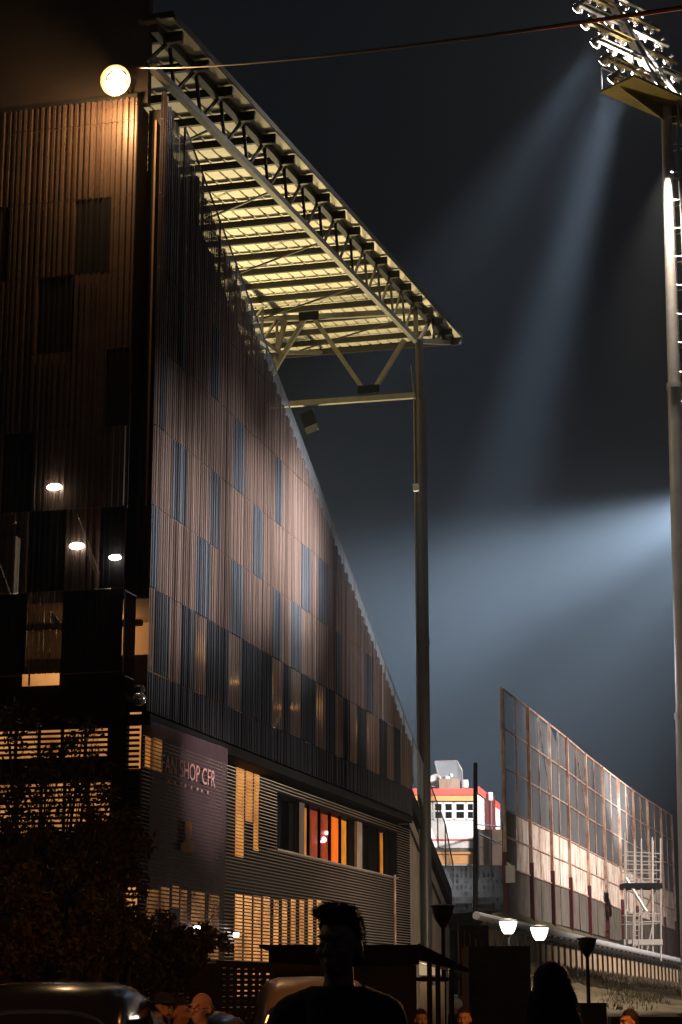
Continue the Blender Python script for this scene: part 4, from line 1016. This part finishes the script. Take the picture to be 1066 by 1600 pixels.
# ================================================================== PEOPLE
def remeshed(mb, voxel):
    me = bpy.data.meshes.new('tmp'); me.from_pydata(mb.v, [], mb.f)
    bm = bmesh.new(); bm.from_mesh(me); bmesh.ops.recalc_face_normals(bm, faces=bm.faces); bm.to_mesh(me); bm.free()
    o = bpy.data.objects.new('tmp', me); C.objects.link(o)
    r = o.modifiers.new('r', 'REMESH'); r.mode = 'VOXEL'; r.voxel_size = voxel
    s = o.modifiers.new('s', 'SMOOTH'); s.factor = .5; s.iterations = 3
    out = bpy.data.meshes.new_from_object(o.evaluated_get(bpy.context.evaluated_depsgraph_get()))
    bpy.data.objects.remove(o); bpy.data.meshes.remove(me)
    return out
def person(px, ytop, D, face, turn, hair, label, shirt='cloth', legs='denim', voxel=.011, female=False, skin='skin', group='people in the street'):
    """face: body heading, 0 looks at the camera; turn: extra turn of the head"""
    top = onD(px, ytop, D); base = Vector((top.x, top.y, ground(D))); k = (top.z-base.z)/1.775
    R0 = Matrix.Rotation(YAW+face, 3, 'Z'); RH = Matrix.Rotation(turn, 3, 'Z'); ctr = Vector((0, .0, 0))
    sh = .16 if female else .178
    def B(x, y, z): return R0 @ Vector((x, y, z))*k
    def Hd(x, y, z): return R0 @ (RH @ Vector((x, y+.012, z)))*k
    rotH = R0 @ RH
    body = MB(); jac = MB(); tro = MB(); sho = MB()
    def torso(m, e):
        for c, r in (((0, .0, .95), (.165, .12, .13)), ((0, 0, 1.09), (.145, .108, .16)), ((0, -.005, 1.26), (.172, .122, .2)), ((0, .01, 1.38), (.16, .10, .11))):
            m.ball(B(*c), tuple((v+e)*k for v in r), 18, 12, R0)
        m.caps(B(-sh+.03, .005, 1.385), B(sh-.03, .005, 1.385), (.06+e)*k)
        for s in (-1, 1): m.caps(B(s*.02, .012, 1.46), B(s*(sh-.02), .005, 1.385), (.048+e*.7)*k, (.062+e)*k)
        m.caps(B(-.03, .01, 1.45), B(.03, .01, 1.45), (.048+e*.6)*k)
    def arms(m, e, hands):
        for s in (-1, 1):
            S_, E_, W_ = (s*sh, .005, 1.385), (s*(sh+.055), .035, 1.12), (s*(sh+.06), -.06, .875)
            m.caps(B(*S_), B(*E_), (.055+e)*k, (.043+e)*k); m.caps(B(*E_), B(*W_), (.042+e)*k, (.03+e)*k)
            if hands:
                pa = (s*(sh+.058), -.08, .80); m.caps(B(*W_), B(*pa), .03*k, .032*k)
                m.ball(B(*pa), (.02*k, .042*k, .045*k), 12, 8, R0)
                for f_, (dy, ln) in enumerate(((-.036, .07), (-.013, .08), (.011, .075), (.033, .058))):
                    q0 = (pa[0], pa[1]+dy, pa[2]-.035); q1 = (pa[0]-s*.004, pa[1]+dy*1.12-.004, pa[2]-.035-ln*.55); q2 = (pa[0]-s*.022, pa[1]+dy*1.15-.01, pa[2]-.035-ln)
                    m.caps(B(*q0), B(*q1), .0095*k, .009*k, 8); m.caps(B(*q1), B(*q2), .009*k, .0078*k, 8)
                m.caps(B(pa[0]-s*.008, pa[1]-.03, pa[2]+.02), B(pa[0]-s*.02, pa[1]-.065, pa[2]-.01), .012*k, .011*k, 8)
                m.caps(B(pa[0]-s*.02, pa[1]-.065, pa[2]-.01), B(pa[0]-s*.026, pa[1]-.07, pa[2]-.04), .011*k, .009*k, 8)
    def legs_(m, e):
        for s in (-1, 1):
            m.caps(B(s*.09, 0, .93), B(s*.10, -.015, .50), (.085+e)*k, (.055+e)*k); m.caps(B(s*.10, -.015, .50), B(s*.105, .02, .1), (.052+e)*k, (.036+e)*k)
    torso(body, 0); arms(body, 0, True); legs_(body, 0)
    for s in (-1, 1): body.caps(B(s*.105, .03, .06), B(s*.125, -.12, .035), .04*k, .03*k)
    body.caps(B(0, .015, 1.44), Hd(0, -.005, 1.56), .060*k, .055*k)
    def E(m, c, r, n=18, q=12): m.ball(Hd(*c), tuple(v*k for v in r), n, q, rotH)
    E(body, (0, .005, 1.668), (.074, .095, .091)); E(body, (0, -.028, 1.605), (.062, .068, .078)); E(body, (0, -.055, 1.555), (.036, .032, .03))
    body.caps(Hd(0, -.098, 1.648), Hd(0, -.116, 1.612), .010*k, .016*k, 8); E(body, (0, -.098, 1.672), (.055, .012, .012), 12, 8)
    E(body, (0, -.094, 1.578), (.026, .01, .007), 10, 6); E(body, (0, -.092, 1.568), (.023, .01, .008), 10, 6)
    for s in (-1, 1): E(body, (s*.080, .008, 1.628), (.011, .022, .033), 10, 8); E(body, (s*.042, -.07, 1.615), (.024, .022, .022), 10, 8)
    me = remeshed(body, voxel*k)
    me.materials.append(M[skin])
    for p_ in me.polygons: p_.use_smooth = True
    o = bpy.data.objects.new('person', me); C.objects.link(o); o.location = base; tag(o, label, 'person', group)
    def part(mb, nm, m, vox=None, flt=None, parent=o):
        mm = remeshed(mb, (vox or voxel)*k)
        if flt:
            bm = bmesh.new(); bm.from_mesh(mm); bmesh.ops.delete(bm, geom=[v for v in bm.verts if not flt(v.co)], context='VERTS'); bm.to_mesh(mm); bm.free()
        if nm == 'hair':                                     # short strands break up the outline
            rr = random.Random(5); bm = bmesh.new(); bm.from_mesh(mm); bm.normal_update()
            vs = [(v.co.copy(), v.normal.copy()) for v in bm.verts if len(v.link_faces)]
            for co_, no_ in vs:
                for _ in range(2 if voxel < .01 else 1):
                    L_ = rr.uniform(.008, .022)*k; dr = (no_*rr.uniform(.25, .8)+Vector((rr.gauss(0, .5), rr.gauss(0, .5), (-1.0 if hair == 'long' else .35)+rr.gauss(0, .3)))).normalized()
                    sd = dr.cross(no_+Vector((.01, .02, .03))).normalized()*.0016*k
                    bm.faces.new([bm.verts.new(co_-sd), bm.verts.new(co_+sd), bm.verts.new(co_+dr*L_)])
            bm.to_mesh(mm); bm.free()
        mm.materials.clear(); mm.materials.append(M[m])
        for p_ in mm.polygons: p_.use_smooth = True
        q = bpy.data.objects.new(nm, mm); C.objects.link(q); q.parent = parent; return q
    torso(jac, .022); arms(jac, .018, False)
    part(jac, 'jacket', shirt, None, lambda v: v.z < 1.495*k)
    legs_(tro, .014); tro.ball(B(0, 0, .93), (.175*k, .13*k, .1*k), 16, 10, R0); part(tro, 'trousers', legs)
    for s in (-1, 1): sho.caps(B(s*.105, .035, .05), B(s*.125, -.135, .042), .05*k, .042*k)
    part(sho, 'shoes', 'cloth')
    ey = MB()
    for s in (-1, 1): E(ey, (s*.032, -.083, 1.640), (.013, .011, .010), 10, 8)
    ey.build('eyes', 'eye', None, smooth=True).parent = o
    inv = rotH.inverted()
    if hair in ('short', 'quiff', 'cap'):
        hm = MB(); E(hm, (0, .014, 1.682), (.081, .1, .1)); E(hm, (0, .05, 1.64), (.074, .062, .09))
        if hair == 'quiff':
            E(hm, (-.012, -.05, 1.757), (.066, .052, .030)); E(hm, (0, .0, 1.757), (.070, .08, .030)); E(hm, (-.03, -.075, 1.755), (.045, .03, .022))
        if hair == 'cap':
            E(hm, (0, .0, 1.70), (.09, .11, .085)); E(hm, (0, -.13, 1.70), (.07, .075, .012))
        def keep(v):
            l = inv @ v/k; y, z = l.y-.012, l.z
            if z > 1.715: return True
            if hair == 'cap' and z > 1.685: return True
            return y > -.035 + (1.715-z)*.7 and z > 1.56
        part(hm, 'hair' if hair != 'cap' else 'cap', 'hair' if hair != 'cap' else 'clothnavy', .008, keep)
    elif hair == 'bald':
        hm = MB(); E(hm, (0, .03, 1.635), (.082, .08, .06))
        part(hm, 'hair', 'hairgrey', .008, lambda v: (inv @ v/k).y > .02 and (inv @ v/k).z < 1.68)
        gl = MB()
        for s in (-1, 1): gl.tube(Hd(s*.075, -.09, 1.642), Hd(s*.083, .01, 1.645), .003*k, None, 5); gl.path([Hd(s*.034+.023*math.cos(a_), -.104, 1.637+.018*math.sin(a_)) for a_ in [PI*i_/6 for i_ in range(13)]], [.0025*k]*13, 5)
        gl.tube(Hd(-.012, -.108, 1.64), Hd(.012, -.108, 1.64), .003*k, None, 5); gl.build('glasses', 'chrome', None).parent = o
    elif hair == 'long':
        hm = MB(); E(hm, (0, .014, 1.682), (.088, .104, .1))
        E(hm, (0, .055, 1.60), (.105, .075, .12)); E(hm, (0, .07, 1.47), (.125, .07, .16)); E(hm, (0, .085, 1.32), (.135, .055, .17)); E(hm, (.08, .02, 1.5), (.05, .05, .16)); E(hm, (-.08, .02, 1.5), (.05, .05, .16))
        def keep(v):
            l = inv @ v/k; return l.z > 1.715 or l.y-.012 > -.03+(1.715-l.z)*.25
        part(hm, 'hair', 'hair', .008, keep)
    return o
person(529, 1419, 7.8, -.15, -.3, 'quiff', 'person in black with a dark quiff, standing large in the foreground', voxel=.0085)
person(860, 1503, 9.0, PI, .1, 'long', 'person seen from behind with long dark hair hanging over the shoulders', voxel=.0095, female=True)
person(314, 1548, 14.5, -.35, -.25, 'bald', 'bald person in glasses and dark clothes by the black car', legs='cloth')
person(257, 1552, 15.6, .15, .2, 'cap', 'person in a dark cap at the left of the bald one', shirt='clothnavy')
person(282, 1560, 17.0, .5, .6, 'short', 'dark-haired person half hidden between the capped and the bald ones')
person(150, 1524, 19.0, .3, .1, 'short', 'person with dark hair whose head shows above the black car')
person(658, 1577, 24.0, .15, .1, 'short', 'person with a narrow lit face under the kiosk canopy')
person(725, 1574, 22.0, -.15, -.1, 'short', 'person with a lit face right of the kiosk canopy', shirt='clothnavy')
person(447, 1580, 20.0, .2, .5, 'short', 'person with dark hair low beside the foreground figure, left of it')
person(981, 1578, 20.0, -.9, -.2, 'short', 'person in a dark red top at the bottom right', shirt='clothred')

# sodium street lamps just outside the frame that light the faces
def side_lamp(pos, P_, label, aim):
    pos = Vector(pos); t = thing('roadside_lamp', label, 'street lamp', Vector((pos.x, pos.y, 0)), 'roadside lamps outside the picture')
    b = MB(); b.tube((pos.x, pos.y, 0), pos+Vector((0, 0, .3)), .07, .05); b.build('pole', 'darkmetal', t)
    b = MB(); b.obox(pos+Vector((0, 0, .2)), (.22, 0, 0), (0, .12, 0), (0, 0, .08)); b.build('head', 'darkmetal', t)
    b = MB(); b.obox(pos+Vector((0, 0, .1)), (.18, 0, 0), (0, .1, 0), (0, 0, .02)); b.build('lens', 'lampceil', t)
    lamp('lamp_light', 'SPOT', pos-Vector((0, 0, .15)), P_, (1, .30, .06), t, aim=aim, size=95, blend=.8, radius=.12)
side_lamp(flat(9.5, -3.0)+Vector((0, 0, 3.4)), 750, 'roadside lamp left of the people by the car', flat(15.5, -1.2)+Vector((0, 0, .9)))
side_lamp(flat(17.5, 4.2)+Vector((0, 0, 4.5)), 900, 'roadside lamp right of the kiosk', flat(22, 1)+Vector((0, 0, .9)))
lamp('lamp_light', 'POINT', flat(17.5, 4.2)+Vector((0, 0, 5.2)), 140, (1, .34, .07), [o for o in bpy.data.objects if o.get('label') == 'roadside lamp right of the kiosk'][0], radius=.1)  # added leak of light above the lamp head
rl = [o for o in bpy.data.objects if o.get('label') == 'roadside lamp right of the kiosk'][0]
lamp('lamp_light', 'SPOT', flat(17.5, 4.2)+Vector((0, 0, 5.3)), 2400, (1, .36, .08), rl, aim=onD(1050, 14, 15), size=60, blend=.8, radius=.1)  # added spot aimed up to light the cable
lamp('lamp_light', 'SPOT', flat(17.5, 4.2)+Vector((0, 0, 4.3)), 3000, (1, .50, .25), rl, aim=flat(7.8, .05)+Vector((0, 0, 1.6)), size=9, blend=.8, radius=.1)  # added rim spot on the foreground figure

side_lamp(flat(23, -7.2)+Vector((0, 0, 5.5)), 45, 'roadside lamp left of the shrubs', flat(31, -4.0)+Vector((0, 0, 1.5)))  # unseen lamp added to brighten the shrubs
# ================================================================== HAZE
b = MB(); cs = [flat(-20, -160), flat(-20, 120), flat(240, 120), flat(240, -160)]
b.add([Vector((p.x, p.y, -2.2)) for p in cs]+[Vector((p.x, p.y, 62)) for p in cs], [(0, 1, 2, 3), (7, 6, 5, 4), (0, 4, 5, 1), (1, 5, 6, 2), (2, 6, 7, 3), (3, 7, 4, 0)])
hm = bpy.data.materials.new('haze'); hm.use_nodes = True; nt = hm.node_tree; nt.nodes.clear()
out = nt.nodes.new('ShaderNodeOutputMaterial'); v = nt.nodes.new('ShaderNodeVolumePrincipled')
v.inputs['Density'].default_value = .00045; v.inputs['Color'].default_value = (.68, .82, 1, 1); v.inputs['Anisotropy'].default_value = .1
nt.links.new(v.outputs[0], out.inputs['Volume'])
hz = b.build('haze', hm); hz['kind'] = 'stuff'; hz['label'] = 'thin night haze lit by the floodlights'; hz['category'] = 'haze'

# ================================================================== WORLD, CAMERA, RENDER
w = bpy.data.worlds.new('World'); S.world = w; w.use_nodes = True
bg = w.node_tree.nodes['Background']; bg.inputs['Color'].default_value = (.78, .88, 1.15, 1); bg.inputs['Strength'].default_value = .0060
cam = bpy.data.cameras.new('Camera'); co = bpy.data.objects.new('Camera', cam); C.objects.link(co)
co.location = EYE; co.rotation_euler = (PI/2+PITCH, 0, YAW)
cam.sensor_fit = 'VERTICAL'; cam.sensor_height = 36; cam.sensor_width = 24; cam.lens = FPX/1600*36; cam.clip_start = .1; cam.clip_end = 2000
S.camera = co
S.view_settings.view_transform = 'Standard'; S.view_settings.look = 'None'; S.view_settings.exposure = 0; S.view_settings.gamma = 1
S.render.engine = 'CYCLES'
cy = S.cycles
cy.max_bounces = 5; cy.diffuse_bounces = 2; cy.glossy_bounces = 2; cy.transmission_bounces = 3; cy.transparent_max_bounces = 14; cy.volume_bounces = 0
cy.use_denoising = True; cy.denoising_input_passes = 'RGB_ALBEDO_NORMAL'; cy.sample_clamp_indirect = 4; cy.caustics_reflective = False; cy.caustics_refractive = False
